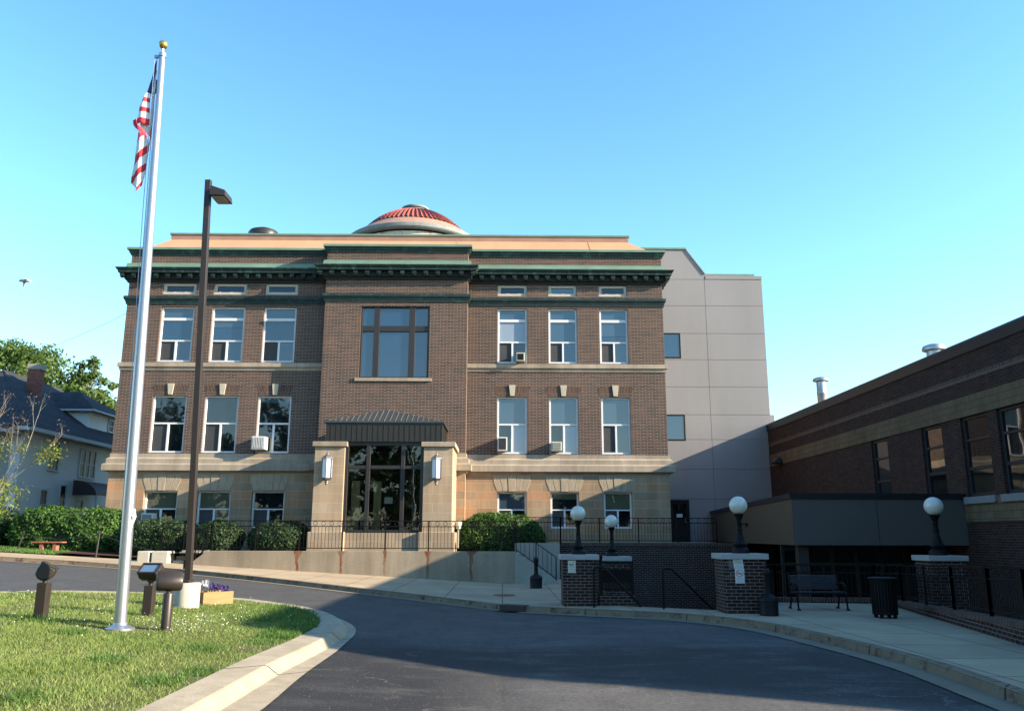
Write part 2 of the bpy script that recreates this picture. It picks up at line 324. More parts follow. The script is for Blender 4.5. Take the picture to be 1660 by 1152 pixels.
def asphalt():
    m, n, l, p = nt('asphalt')
    P = pos(n); s = n.new('ShaderNodeSeparateXYZ'); l.new(P, s.inputs[0])
    big = noise(n, l, P, .35, 5, .6); fine = noise(n, l, P, 90, 2); mid = noise(n, l, scalev(n, l, P, (1, .35, 1)), 2.2, 5, .7)
    edge = math_n(n, l, 'ADD', math_n(n, l, 'ADD', s.outputs[1], math_n(n, l, 'MULTIPLY', big, -5.)), math_n(n, l, 'MULTIPLY', s.outputs[0], -.10))
    old = maprange(n, l, edge, 11.2, 12.6)
    col = mixc(n, l, old, (.015, .014, .0135), (.048, .045, .043))
    sunlit_dusty = math_n(n, l, 'MULTIPLY', maprange(n, l, math_n(n, l, 'ADD', s.outputs[0], math_n(n, l, 'MULTIPLY', big, 1.4)), -.1, 1.3), maprange(n, l, math_n(n, l, 'ADD', s.outputs[1], math_n(n, l, 'MULTIPLY', s.outputs[0], .45)), 12.2, 11.2))
    col = mixc(n, l, sunlit_dusty, col, (.066, .060, .054))  # dusty tone with sunlight painted in, ending at the cast shadow's edge
    k = maprange(n, l, math_n(n, l, 'ADD', mid, math_n(n, l, 'MULTIPLY', fine, .9)), .6, 1.3, .62, 1.38)
    cc = n.new('ShaderNodeCombineColor')
    for i in range(3): l.new(k, cc.inputs[i])
    col = mixc(n, l, 1., col, cc.outputs[0], 'MULTIPLY')
    dust = maprange(n, l, noise(n, l, scalev(n, l, P, (.5, 1.2, 1)), 1.1, 6, .75), .50, .70, 0, .55)
    dust = math_n(n, l, 'MULTIPLY', dust, maprange(n, l, s.outputs[0], -2.2, .4, .35, 1.))
    col = mixc(n, l, dust, col, (.12, .108, .095))
    vo = n.new('ShaderNodeTexVoronoi'); vo.feature = 'DISTANCE_TO_EDGE'; vo.inputs['Scale'].default_value = .32
    wv = n.new('ShaderNodeVectorMath'); wv.operation = 'ADD'; nz = n.new('ShaderNodeTexNoise'); nz.inputs['Scale'].default_value = 1.6; nz.inputs['Detail'].default_value = 5
    l.new(P, nz.inputs['Vector']); l.new(P, wv.inputs[0]); l.new(scalev(n, l, nz.outputs['Color'], (1.4, 1.4, 0)), wv.inputs[1]); l.new(wv.outputs[0], vo.inputs['Vector'])
    crack = math_n(n, l, 'MULTIPLY', math_n(n, l, 'LESS_THAN', vo.outputs['Distance'], .0035), math_n(n, l, 'GREATER_THAN', noise(n, l, P, .5, 2), .52))
    col = mixc(n, l, math_n(n, l, 'MULTIPLY', crack, .55), col, (.105, .095, .085))
    oil = maprange(n, l, noise(n, l, P, .9, 3, .5), .60, .72, 0, .45)
    col = mixc(n, l, oil, col, (.014, .013, .013))
    grit = maprange(n, l, noise(n, l, P, 26, 3, .8), .38, .66, .66, 1.4); cg = n.new('ShaderNodeCombineColor')
    for i in range(3): l.new(grit, cg.inputs[i])
    col = mixc(n, l, 1., col, cg.outputs[0], 'MULTIPLY')
    sp = math_n(n, l, 'GREATER_THAN', noise(n, l, P, 42, 1), .735)
    col = mixc(n, l, math_n(n, l, 'MULTIPLY', sp, .6), col, (.34, .31, .27))
    l.new(col, p.inputs['Base Color']); p.inputs['Roughness'].default_value = .82; p.inputs['Specular IOR Level'].default_value = .35
    bump(n, l, p, fine, .5, .006); return m
MT['asphalt'] = asphalt()

# ---------------------------------------------------------------- mesh helpers
WL = {}                                   # world place of each parent, so that parts can be given in world coordinates
class MB:
    def __init__(s): s.v = []; s.f = []; s.mi = []; s.cm = 0
    def add(s, vs, fs):
        o = len(s.v); s.v += [tuple(x) for x in vs]
        for f in fs: s.f.append(tuple(i+o for i in f)); s.mi.append(s.cm)
        return s
    def quad(s, *p): return s.add(p, [tuple(range(len(p)))])
    def box(s, x0, x1, y0, y1, z0, z1):
        return s.add([(x0, y0, z0), (x1, y0, z0), (x1, y1, z0), (x0, y1, z0), (x0, y0, z1), (x1, y0, z1), (x1, y1, z1), (x0, y1, z1)],
                     [(0, 3, 2, 1), (4, 5, 6, 7), (0, 1, 5, 4), (1, 2, 6, 5), (2, 3, 7, 6), (3, 0, 4, 7)])
    def obox(s, c, hx, hy, hz, rz=0., M=None):
        m = M or Matrix.Rotation(rz, 3, 'Z'); c = Vector(c); vs = []
        for z in (-hz, hz):
            for x, y in ((-hx, -hy), (hx, -hy), (hx, hy), (-hx, hy)): vs.append(c + m @ Vector((x, y, z)))
        return s.add(vs, [(0, 3, 2, 1), (4, 5, 6, 7), (0, 1, 5, 4), (1, 2, 6, 5), (2, 3, 7, 6), (3, 0, 4, 7)])
    def bar(s, a, b, w, h=None):
        """square bar from a to b"""
        a, b = Vector(a), Vector(b); d = (b-a); L = d.length; d.normalize(); h = h or w
        u = d.cross(Vector((0, 0, 1)));  u = Vector((1, 0, 0)) if u.length < 1e-4 else u.normalized(); v = u.cross(d)
        vs = [p + u*sx*w/2 + v*sy*h/2 for p in (a, b) for sx, sy in ((-1, -1), (1, -1), (1, 1), (-1, 1))]
        return s.add(vs, [(0, 1, 2, 3), (7, 6, 5, 4), (0, 4, 5, 1), (1, 5, 6, 2), (2, 6, 7, 3), (3, 7, 4, 0)])
    def tube(s, pts, rs, n=8, cap=True):
        pts = [Vector(p) for p in pts]; rs = [rs]*len(pts) if isinstance(rs, (int, float)) else rs
        o = len(s.v); d0 = None
        for i, p in enumerate(pts):
            d = (pts[min(i+1, len(pts)-1)] - pts[max(i-1, 0)]).normalized()
            u = d.cross(Vector((.31, .95, .02)) if abs(d.y) < .9 else Vector((1, .1, .02))).normalized(); v = d.cross(u)
            for k in range(n):
                a = 2*math.pi*k/n; s.v.append(tuple(p + (u*math.cos(a) + v*math.sin(a))*rs[i]))
        for i in range(len(pts)-1):
            for k in range(n): s.f.append((o+i*n+k, o+i*n+(k+1) % n, o+(i+1)*n+(k+1) % n, o+(i+1)*n+k)); s.mi.append(s.cm)
        if cap:
            s.f.append(tuple(o+k for k in reversed(range(n)))); s.mi.append(s.cm)
            s.f.append(tuple(o+(len(pts)-1)*n+k for k in range(n))); s.mi.append(s.cm)
        return s
    def lathe(s, c, prof, n=24, capb=True, capt=True):
        o = len(s.v)
        for r, z in prof:
            for k in range(n):
                a = 2*math.pi*k/n; s.v.append((c[0]+r*math.cos(a), c[1]+r*math.sin(a), c[2]+z))
        m = len(prof)
        for i in range(m-1):
            for k in range(n): s.f.append((o+i*n+k, o+i*n+(k+1) % n, o+(i+1)*n+(k+1) % n, o+(i+1)*n+k)); s.mi.append(s.cm)
        if capb: s.f.append(tuple(o+k for k in reversed(range(n)))); s.mi.append(s.cm)
        if capt: s.f.append(tuple(o+(m-1)*n+k for k in range(n))); s.mi.append(s.cm)
        return s
    def sphere(s, c, r, nu=24, nv=16, sq=1.):
        return s.lathe(c, [(max(1e-4, r*math.sin(math.pi*i/nv)), -r*sq*math.cos(math.pi*i/nv)) for i in range(nv+1)], nu, False, False)
    def sweep(s, prof, path, close=True):
        """closed (out, z) profile carried along a plan path; out points to the right-hand side of travel"""
        P = [Vector((a, b)) for a, b in path]; N = len(P); rings = []
        for i in range(N):
            ds = []
            if i > 0: ds.append((P[i]-P[i-1]).normalized())
            if i < N-1: ds.append((P[i+1]-P[i]).normalized())
            ns = [Vector((d.y, -d.x)) for d in ds]
            if len(ns) == 2:
                m = (ns[0]+ns[1]); m = m/ (m.length_squared/2) if m.length > 1e-4 else ns[0]
            else: m = ns[0]
            rings.append([(P[i].x+m.x*o, P[i].y+m.y*o, z) for o, z in prof])
        o = len(s.v); k = len(prof)
        for r in rings: s.v += r
        for i in range(N-1):
            for j in range(k if close else k-1):
                a = o+i*k+j; b = o+i*k+(j+1) % k; s.f.append((a, a+k, b+k, b)); s.mi.append(s.cm)
        if close:
            s.f.append(tuple(o+j for j in range(k))); s.mi.append(s.cm); s.f.append(tuple(o+(N-1)*k+j for j in reversed(range(k)))); s.mi.append(s.cm)
        return s
    def prism(s, pts, axis, a0, a1):
        """outline pts (2-D) drawn out along axis 'x' (pts=(y,z)), 'y' (pts=(x,z)) or 'z' (pts=(x,y))"""
        f = {'x': lambda p, a: (a, p[0], p[1]), 'y': lambda p, a: (p[0], a, p[1]), 'z': lambda p, a: (p[0], p[1], a)}[axis]
        k = len(pts); vs = [f(p, a0) for p in pts] + [f(p, a1) for p in pts]
        return s.add(vs, [tuple(range(k)), tuple(reversed(range(k, 2*k)))] + [(i, k+i, k+(i+1) % k, (i+1) % k) for i in range(k)])
    def wall(s, x0, x1, z0, z1, y, holes, depth, axis='y'):
        """wall face at y with openings (x0,x1,z0,z1) and their reveals; axis 'x' builds a wall that faces -X instead (x runs along Y)"""
        g = (lambda a, b, d: (a, y+d, b)) if axis == 'y' else (lambda a, b, d: (y+d, a, b))
        xs = sorted({x0, x1} | {h for q in holes for h in q[:2]}); zs = sorted({z0, z1} | {h for q in holes for h in q[2:]})
        xs = [a for a in xs if x0 <= a <= x1]; zs = [a for a in zs if z0 <= a <= z1]
        for i in range(len(xs)-1):
            for j in range(len(zs)-1):
                cx, cz = (xs[i]+xs[i+1])/2, (zs[j]+zs[j+1])/2
                if any(h[0] < cx < h[1] and h[2] < cz < h[3] for h in holes): continue
                s.quad(g(xs[i], zs[j], 0), g(xs[i+1], zs[j], 0), g(xs[i+1], zs[j+1], 0), g(xs[i], zs[j+1], 0))
        for a, b, c, d in holes:
            for p, q in (((a, c), (b, c)), ((b, c), (b, d)), ((b, d), (a, d)), ((a, d), (a, c))):
                s.quad(g(*p, 0), g(*q, 0), g(*q, depth), g(*p, depth))
        return s
    def build(s, name, mat, parent=None, smooth=False, bevel=0., clean=True):
        me = bpy.data.meshes.new(name)
        v = np.array(s.v, dtype=float)
        if parent is not None: org = np.array(WL[parent])
        else:
            lo, hi = v.min(0), v.max(0); org = np.array([(lo[0]+hi[0])/2, (lo[1]+hi[1])/2, lo[2]])
        me.from_pydata((v-org).tolist(), [], s.f)
        mats = mat if isinstance(mat, (list, tuple)) else [mat]
        for m in mats: me.materials.append(MT[m] if isinstance(m, str) else m)
        if len(mats) > 1: me.polygons.foreach_set('material_index', s.mi)
        if clean:
            bm = bmesh.new(); bm.from_mesh(me); bmesh.ops.recalc_face_normals(bm, faces=bm.faces); bm.to_mesh(me); bm.free()
        if smooth:
            me.polygons.foreach_set('use_smooth', [True]*len(me.polygons))
            if smooth != 'all': me.set_sharp_from_angle(angle=R_(40))
        me.update()
        o = bpy.data.objects.new(name, me); COL.objects.link(o)
        if parent is not None: o.parent = parent
        else: o.location = org.tolist()
        WL[o] = tuple(org)
        if bevel:
            b = o.modifiers.new('edge_softening', 'BEVEL'); b.width = bevel; b.segments = 2; b.limit_method = 'ANGLE'; b.angle_limit = R_(50)
        return o
def tag(o, label, cat, group=None):
    o['label'] = label; o['category'] = cat
    if group: o['group'] = group
    return o
def thing(name, loc, label, cat, group=None):
    o = bpy.data.objects.new(name, None); COL.objects.link(o); o.location = loc; o.empty_display_size = .3; WL[o] = tuple(loc)
    return tag(o, label, cat, group)
def struct(o): o['kind'] = 'structure'; return o
def stuff(o, label, cat): o['kind'] = 'stuff'; return tag(o, label, cat)
def text_into(mb, txt, size, x, y, z, center=True):
    """flat lettering that faces -Y, baseline at z"""
    cu = bpy.data.curves.new('lettering', 'FONT'); cu.body = txt; cu.size = size; cu.align_x = 'CENTER' if center else 'LEFT'; cu.resolution_u = 2
    o = bpy.data.objects.new('lettering', cu); me = bpy.data.meshes.new_from_object(o)
    mb.add([(x+v.co.x, y, z+v.co.y) for v in me.vertices], [tuple(p.vertices) for p in me.polygons])
    bpy.data.objects.remove(o); bpy.data.curves.remove(cu); bpy.data.meshes.remove(me)

# ---------------------------------------------------------------- ground
def gz(x): return .056*min(max(0, -x), 30)
def sheet(name, poly, off, mat, zf=None, cuts=(0., -30.), grid=None):
    bm = bmesh.new(); vs = [bm.verts.new((x, y, 0)) for x, y in poly]
    for tri in tessellate_polygon([[Vector((x, y, 0)) for x, y in poly]]): bm.faces.new([vs[i] for i in tri])
    for c in cuts:
        bmesh.ops.bisect_plane(bm, geom=bm.verts[:]+bm.edges[:]+bm.faces[:], plane_co=(c, 0, 0), plane_no=(1, 0, 0))
    bmesh.ops.recalc_face_normals(bm, faces=bm.faces)
    for v in bm.verts: v.co.z = (zf(v.co.x, v.co.y) if zf else gz(v.co.x)) + off
    for f in bm.faces:
        if f.normal.z < 0: f.normal_flip()
    bm.normal_update()
    for f in bm.faces:
        if f.normal.z < 0: f.normal_flip()
    me = bpy.data.meshes.new(name); bm.to_mesh(me); bm.free(); me.materials.append(MT[mat])
    o = bpy.data.objects.new(name, me); COL.objects.link(o); WL[o] = (0, 0, 0); return struct(o)

PIT = (2.3, 13.8, 19.4, 43.)      # sunken court
bmg = MB()
gx = [-700, -60, -30, 0, PIT[0], PIT[1], 60, 700]; gy = [-700, -60, 0, PIT[2], PIT[3], 120, 900]
for i in range(len(gx)-1):
    for j in range(len(gy)-1):
        if gx[i] >= PIT[0] and gx[i+1] <= PIT[1] and gy[j] >= PIT[2] and gy[j+1] <= PIT[3]: continue
        a, b, c, d = gx[i], gx[i+1], gy[j], gy[j+1]
        bmg.quad((a, c, gz(a)-.26), (b, c, gz(b)-.26), (b, d, gz(b)-.26), (a, d, gz(a)-.26))
struct(bmg.build('ground', 'turf'))

KERB = [(-60, 29.6), (-30, 29.5), (-17, 29.4), (-13.9, 29.2), (-10.6, 28.4), (-7.15, 26.65), (-3.74, 24.37), (-1.89, 23.15), (-.22, 21.9), (1.26, 20.9), (3.42, 19.75), (4.2, 19.1), (4.98, 18.0), (5.4, 16.7), (5.66, 15.1), (5.85, 13.6), (5.92, 12.2), (5.85, 10.9), (5.75, 9.67), (5.5, 6), (5.3, 0), (5.3, -60)]
def smooth_line(P, n=4):
    out = []
    for i in range(len(P)-1):
        p0, p1, p2, p3 = [Vector(P[max(0, min(len(P)-1, i+k))]) for k in (-1, 0, 1, 2)]
        for j in range(n):
            t = j/n
            out.append(tuple(.5*((2*p1)+(-p0+p2)*t+(2*p0-5*p1+4*p2-p3)*t*t+(-p0+3*p1-3*p2+p3)*t**3)))
    out.append(P[-1]); return out
KERB = smooth_line(KERB[:1] + KERB[1:], 4)
def offset_line(P, d):
    out = []
    for i, p in enumerate(P):
        a, b = Vector(P[max(0, i-1)]), Vector(P[min(len(P)-1, i+1)]); t = (b-a).normalized()
        out.append((p[0]+t.y*d, p[1]-t.x*d))
    return out
FENCE_LINE = [(6.35, 21.3), (7.3, 22.7), (9.68, 22.3), (9.66, 20.96), (8.96, 17.28), (8.6, 15.35), (8.27, 13.74), (8.1, 11.5), (8.0, 9.)]
sheet('road', offset_line(KERB, -.0)[:] + [(-60, -60)], -.13, 'asphalt')
sheet('sidewalk', KERB[:-1] + [(5.3, -20), (7.9, -20)] + FENCE_LINE[::-1] + [(6.1, 20.3), (5.1, 20.3), (2.35, 21.75), (2.35, 35.4), (.45, 35.4), (.45, 31.6), (-11.2, 31.6), (-13.7, 32.6), (-18.7, 32.2), (-60, 32.4)], 0., 'sidewalk')
# kerb and gutter along the pavement: strips with real steps
def strip(name, line, prof, mat, zf=gz, bevel=0.):
    """prof = [(offset to the right of travel, height)...]"""
    mb = MB(); L = [offset_line(line, d) for d, h in prof]
    for i in range(len(line)-1):
        for j in range(len(prof)-1):
            q = []
            for (a, b) in ((i, j), (i+1, j), (i+1, j+1), (i, j+1)):
                x, y = L[b][a]; q.append((x, y, zf(x)+prof[b][1]))
            mb.quad(*q)
    o = mb.build(name, mat, clean=True, smooth=True)
    return struct(o)
strip('kerb', KERB, [(-.16, .004), (-.03, .006), (.0, -.012), (.035, -.118), (.05, -.124)], 'kerb_rust')
strip('gutter', KERB, [(.05, -.124), (.42, -.118)], 'gutter')

# traffic island
ISL = [(-2.55, -6), (-2.68, 0), (-2.76, 6), (-2.78, 9.4), (-2.68, 11), (-2.6, 13), (-2.62, 14.6), (-2.75, 15.7), (-3.02, 16.6), (-3.45, 17.5), (-4.1, 18.35), (-5.0, 19.0), (-5.8, 19.35), (-7.8, 19.4), (-9.4, 18.6), (-10.3, 17.4), (-12, 15.5), (-17, 12.5), (-30, 8)]
ISL = [(x-(.09 if y > 10.5 else .0), y) for x, y in ISL]
ISL = smooth_line(ISL, 5)
IN = offset_line(ISL, -.44)
sheet('grass_island', IN + [(-30, -6)], -.012, 'turf')
strip('kerb', ISL, [(-.46, -.02), (-.44, 0.), (-.08, .0), (-.05, -.012), (.04, -.112), (.06, -.122)], 'kerb')
gut = MB(); GA, GB = offset_line(ISL, .06), [offset_line(ISL, .20+.22*min(1, max(0, (14.-p[1])/5)))[i] for i, p in enumerate(ISL)]
for i in range(58):
    gut.quad(*[(x, y, gz(x)+h) for (x, y), h in ((GA[i], -.122), (GA[i+1], -.122), (GB[i+1], -.116), (GB[i], -.116))])
struct(gut.build('gutter', 'kerb'))
def mini(nm, pts, z, mat):
    return sheet(nm, pts, z, mat)
# beds and lawn left of the building
sheet('lawn', [(-60, 32.39), (-18.7, 32.19), (-16.8, 32.3), (-17.2, 35), (-17.5, 37.5), (-60, 60)], .03, 'grass_lawn' if 'grass_lawn' in MT else 'turf')
sheet('mulch_bed', [(-16.8, 32.31), (-13.7, 32.58), (-13.5, 37), (-17.5, 37)], .10, 'mulch')
sheet('planting_bed', [(-13.4, 31.7), (.44, 31.7), (.44, 34.9), (1.9, 34.9), (1.9, 37.2), (-13.4, 37.2)], 1.04, 'soil', zf=lambda x, y: 0)
sheet('terrace', [(1.9, 34.7), (2.36, 34.7), (2.36, 35.55), (9.9, 35.55), (9.9, 43.2), (1.9, 43.2)], 1.42, 'concrete_plain', zf=lambda x, y: 0)
sheet('court_floor', [(2.3, 19.4), (13.8, 9), (13.8, 43), (2.3, 43)], -2.0, 'court', zf=lambda x, y: 0)

# ---------------------------------------------------------------- main brick building
XL, XR, YW, YB, YP = -17.32, 7.36, 37., 36.4, 33.6
BX0, BX1 = -8.1, -1.64
hall = thing('brick_building', (-5, 42, .5), 'three storey brown brick hall with green copper cornice, sandstone base and red dome', 'building')
COLS_L = [(-15.73, -14.2), (-13.4, -11.88), (-11.02, -9.52)]
COLS_R = [(-.28, 1.08), (2.06, 3.38), (4.41, 5.72)]
ROWS = {'top': (12.55, 13.07), 'up': (9.37, 11.95), 'mid': (5.26, 7.82), 'gr': (2.02, 3.59)}
G = 36.94                                                       # ground floor stone stands a little proud
mbw = MB(); mbs = MB()
for cols, a, b in ((COLS_L, XL, BX0), (COLS_R, BX1, XR)):
    mbw.wall(a, b, 5.15, 14.5, YW, [(c0, c1, *ROWS[r]) for c0, c1 in cols for r in ('top', 'up', 'mid')], .2)
    mbs.wall(a-.0, b+.0, -.5, 4.5, G, [(c0+.03, c1-.03, *ROWS['gr']) for c0, c1 in cols], .26)
BW = (-6.46, -3.35, 8.55, 11.86)
mbw.wall(BX0, BX1, 5.15, 14.5, YB, [BW], .25)
for x in (BX0, BX1): mbw.quad((x, YB, 5.15), (x, YW, 5.15), (x, YW, 14.5), (x, YB, 14.5)); mbs.quad((x, YB-.06, -.5), (x, G, -.5), (x, G, 4.5), (x, YB-.06, 4.5))
mbs.quad((BX0, YB-.06, -.5), (BX1, YB-.06, -.5), (BX1, YB-.06, 4.5), (BX0, YB-.06, 4.5))
for x in (XL, XR):
    mbw.quad((x, YW, 5.15), (x, 56, 5.15), (x, 56, 14.5), (x, YW, 14.5)); mbs.quad((x, G, -.5), (x, 56, -.5), (x, 56, 4.5), (x, G, 4.5))
mbw.quad((XL, 56, -.5), (XR, 56, -.5), (XR, 56, 14.5), (XL, 56, 14.5))
mbw.quad((XL, YW, 14.5), (XR, YW, 14.5), (XR, 56, 14.5), (XL, 56, 14.5)); mbw.quad((BX0, YB, 14.5), (BX1, YB, 14.5), (BX1, YW, 14.5), (BX0, YW, 14.5))
mbw.build('wall', 'brick', hall); mbs.build('stone_base', 'ashlar', hall)
PATH = [(XL, 56), (XL, YW), (BX0, YW), (BX0, YB), (BX1, YB), (BX1, YW), (XR, YW), (XR, 56)]
def sweep_part(name, prof, mat, path=PATH, bevel=0.):
    return MB().sweep(prof, path).build(name, mat, hall, bevel=bevel)
sweep_part('water_table', [(-.1, 4.36), (.07, 4.36), (.10, 4.42), (.27, 4.46), (.27, 4.72), (.24, 4.76), (.15, 4.78), (.15, 4.98), (.10, 5.02), (.045, 5.05), (.045, 5.22), (-.1, 5.22)], 'limestone', bevel=.008)
for p in ([(XL, 56), (XL, YW), (BX0-.002, YW)], [(BX1+.002, YW), (XR, YW), (XR, 56)]):
    sweep_part('sill_course', [(-.1, 8.97), (.035, 8.97), (.05, 9.10), (.11, 9.13), (.11, 9.31), (-.1, 9.33)], 'limestone', p, .006)
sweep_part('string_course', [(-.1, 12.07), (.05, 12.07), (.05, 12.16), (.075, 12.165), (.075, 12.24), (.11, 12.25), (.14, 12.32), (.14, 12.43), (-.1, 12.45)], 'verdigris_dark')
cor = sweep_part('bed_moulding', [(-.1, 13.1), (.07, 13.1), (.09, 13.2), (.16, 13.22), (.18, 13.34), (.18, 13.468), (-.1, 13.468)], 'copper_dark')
sweep_part('cornice', [(-.1, 13.47), (.38, 13.47), (.40, 13.50), (.40, 13.57), (.44, 13.60), (.49, 13.68), (.49, 13.71), (-.1, 13.77)], 'verdigris')
def modillion(x0, x1, y0, y1, sx, sy):
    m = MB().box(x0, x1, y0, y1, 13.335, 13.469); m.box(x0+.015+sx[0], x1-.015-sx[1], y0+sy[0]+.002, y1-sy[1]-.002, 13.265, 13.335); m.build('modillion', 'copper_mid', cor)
def modillions(x0, x1, y):
    n = max(2, round((x1-x0)/.52))
    for i in range(n+1):
        x = x0+(x1-x0)*i/n; modillion(x-.10, x+.10, y-.34, y-.18, (0, 0), (.04, 0))
modillions(XL-.22, BX0-.62, YW); modillions(BX0-.24, BX1+.24, YB); modillions(BX1+.62, XR+.22, YW)
for k in range(9):
    y = YW+.3+k*.52; modillion(XR+.18, XR+.34, y-.1, y+.1, (0, .06), (0, 0)); modillion(XL-.34, XL-.18, y-.1, y+.1, (.06, 0), (0, 0))
sweep_part('cornice_flashing', [(-.1, 13.74), (.17, 13.74), (.13, 14.0), (.03, 14.04), (-.1, 14.04)], 'verdigris_pale')
sweep_part('parapet_coping', [(-.3, 14.43), (.05, 14.43), (.06, 14.50), (.10, 14.52), (.11, 14.60), (.17, 14.64), (.17, 14.657), (-.3, 14.657)], 'verdigris')
sweep_part('coping_flashing', [(-.3, 14.66), (.185, 14.66), (.185, 14.765), (-.3, 14.775)], 'verdigris_pale')
# roof
rx0, rx1, ry0, ry1 = -17.2, 7.2, 37.25, 55.6
tx0, tx1, ty0, ty1 = -16.42, 6.16, 39.0, 54.
mb = MB()
b_ = [(rx0, ry0, 14.7), (rx1, ry0, 14.7), (rx1, ry1, 14.7), (rx0, ry1, 14.7)]; t_ = [(tx0, ty0, 15.93), (tx1, ty0, 15.93), (tx1, ty1, 15.93), (tx0, ty1, 15.93)]
for i in range(4): mb.quad(b_[i], b_[(i+1) % 4], t_[(i+1) % 4], t_[i])
for i in (2, 6, 9):                                             # standing seams of the sheet roof
    x = -15.2+i*2.15; mb.bar((x, ry0+.05, 14.755), (x, ty0-.02, 15.925), .012, .012)
roof = mb.build('roof', 'copper_roof', hall)
mb = MB().sweep([(-.2, 15.9), (.0, 15.9), (.015, 16.19), (-.2, 16.19)], [(tx0, ty1), (tx0, ty0), (tx1, ty0), (tx1, ty1)]); mb.build('roof_fascia', 'copper_fascia', roof)
mb = MB().sweep([(-.3, 16.19), (.06, 16.19), (.06, 16.27), (-.3, 16.28)], [(tx0, ty1), (tx0, ty0), (tx1, ty0), (tx1, ty1)]); mb.build('roof_edge', 'verdigris_pale', roof)
mb = MB().quad((tx0, ty0, 16.2), (tx1, ty0, 16.2), (tx1, ty1, 16.2), (tx0, ty1, 16.2)); mb.build('flat_roof', 'lead', roof)
# dome
DX, DY = -5.45, 48.
dome = MB().lathe((DX, DY, 0), [(3.7, 16.2), (3.7, 18.5)], 64).build('dome_drum', 'dome_drum', hall, smooth=True)
MB().lathe((DX, DY, 0), [(3.6, 18.62), (4.02, 18.62), (4.08, 18.68), (4.08, 18.86), (4.04, 18.90), (3.6, 18.92)], 64, False, False).build('dome_ring', 'lead', dome, smooth=True)
MB().lathe((DX, DY, 0), [(4.03, 18.901), (3.72, 19.10), (3.3, 19.40), (3.04, 19.58), (2.9, 19.60)], 64, False, False).build('dome_band', 'dome_band', dome, smooth=True)
mb = MB(); NT = 66; prof = []
for i in range(25):
    t = i/24; a = R_(38)*(1-t)+R_(9.6)*t
    Rr = 4.87; prof.append((Rr*math.sin(a), 19.58+Rr*(math.cos(a)-math.cos(R_(38)))*1.42))
o0 = len(mb.v); nseg = NT*6
for i, (r, z) in enumerate(prof):
    stepz = .05*((i % 3)/3.)                                    # each course laps the one below
    for k in range(nseg):
        a = 2*math.pi*k/nseg; c = math.cos(a*NT); rib = .075*max(c, -.4)*(r/3+.2)
        mb.v.append((DX+(r)*math.cos(a), DY+(r)*math.sin(a), z+rib-stepz+.03))
for i in range(len(prof)-1):
    for k in range(nseg): mb.f.append((i*nseg+k, i*nseg+(k+1) % nseg, (i+1)*nseg+(k+1) % nseg, (i+1)*nseg+k)); mb.mi.append(0)
mb.build('dome_tiles', 'tile', dome, smooth=True)
zt = prof[-1][1]
MB().lathe((DX, DY, zt-.08), [(.84, 0), (.84, .08), (.76, .10), (.76, .28), (.84, .30), (.84, .40), (.6, .46), (.2, .48)], 48).build('dome_cap', 'lead', dome, smooth=True)

# windows of the hall
def window(parent, x0, x1, z0, z1, y, mat, bars, fr=.07, dep=.07, glass='glass', extra=(), name='window', zbars=()):
    """bars: list of boxes (x0,x1,z0,z1) in 0..1 of the opening that divide it"""
    mb = MB(); W, H = x1-x0, z1-z0; ya, yb = y, y+dep
    mb.box(x0+.003, x0+fr, ya, yb, z0+.003, z1-.003); mb.box(x1-fr, x1-.003, ya, yb, z0+.003, z1-.003)
    mb.box(x0+fr, x1-fr, ya, yb, z0+.003, z0+fr); mb.box(x0+fr, x1-fr, ya, yb, z1-fr*.8, z1-.003)
    for a, b, c, d in bars: mb.box(x0+a*W, x0+b*W, ya+.006, yb-.006, z0+c*H, z0+d*H)
    o = mb.build(name, mat, parent, bevel=.006)
    panes = [(0, 1, 0, 1, glass)] if not extra else list(extra)
    for a, b, c, d, g in panes:
        nm = 'screen' if g == 'screen' else 'pane'
        yy = y+dep-.02
        MB().box(x0+a*W+.005, x0+b*W-.005, yy, yy+.015, z0+c*H+.005, z0+d*H-.005).build(nm, g, o)
    return o
def win_top(x0, x1, g): window(hall, x0, x1, *ROWS['top'], YW+.07, 'cream_frame', [], .14, .08, g)
UPB = [(.05, .95, .755, .805), (.05, .95, .372, .40), (.47, .53, .03, .372)]
def blind_split(c, d, drop, g, gb='glass_blind'):
    return [(.05, .95, c, d, g)] if not drop else [(.05, .95, d-(d-c)*drop, d, gb), (.05, .95, c, d-(d-c)*drop, g)]
def win_up(x0, x1, gt, gm, gl, gr, drop=0.): window(hall, x0, x1, *ROWS['up'], YW+.09, 'white_frame', UPB, .085, .08, extra=((.05, .95, .80, .97, gt), *blind_split(.395, .76, drop, gm), (.05, .5, .03, .38, gl), (.5, .95, .03, .38, gr)))
MDB = [(.05, .95, .50, .53), (.47, .53, .03, .50)]
def win_mid(x0, x1, gm, gl, gr, drop=0., gb='glass_blind'): window(hall, x0, x1, *ROWS['mid'], YW+.09, 'white_frame', MDB, .085, .08, extra=(*blind_split(.525, .97, drop, gm, gb), (.05, .5, .03, .505, gl), (.5, .95, .03, .505, gr)))
GRB = [(.05, .95, .49, .525), (.47, .53, .03, .49)]
def win_gr(x0, x1, gm, gl, gr): window(hall, x0+.03, x1-.03, *ROWS['gr'], G+.16, 'white_frame', GRB, .085, .08, extra=((.05, .95, .52, .97, gm), (.05, .5, .03, .5, gl), (.5, .95, .03, .5, gr)))
for i, (a, b) in enumerate(COLS_L):
    win_top(a, b, 'glass_deep'); win_up(a, b, 'glass_blind', 'glass_blue', 'screen', 'glass_blue', (.0, .35, .12)[i])
    win_mid(a, b, 'glass', 'screen' if i < 2 else 'glass', 'glass', (0, .0, .2)[i])
    win_gr(a, b, ('glass_shade', 'glass_shade', 'glass')[i], 'screen', ('glass', 'glass_shade', 'glass')[i])
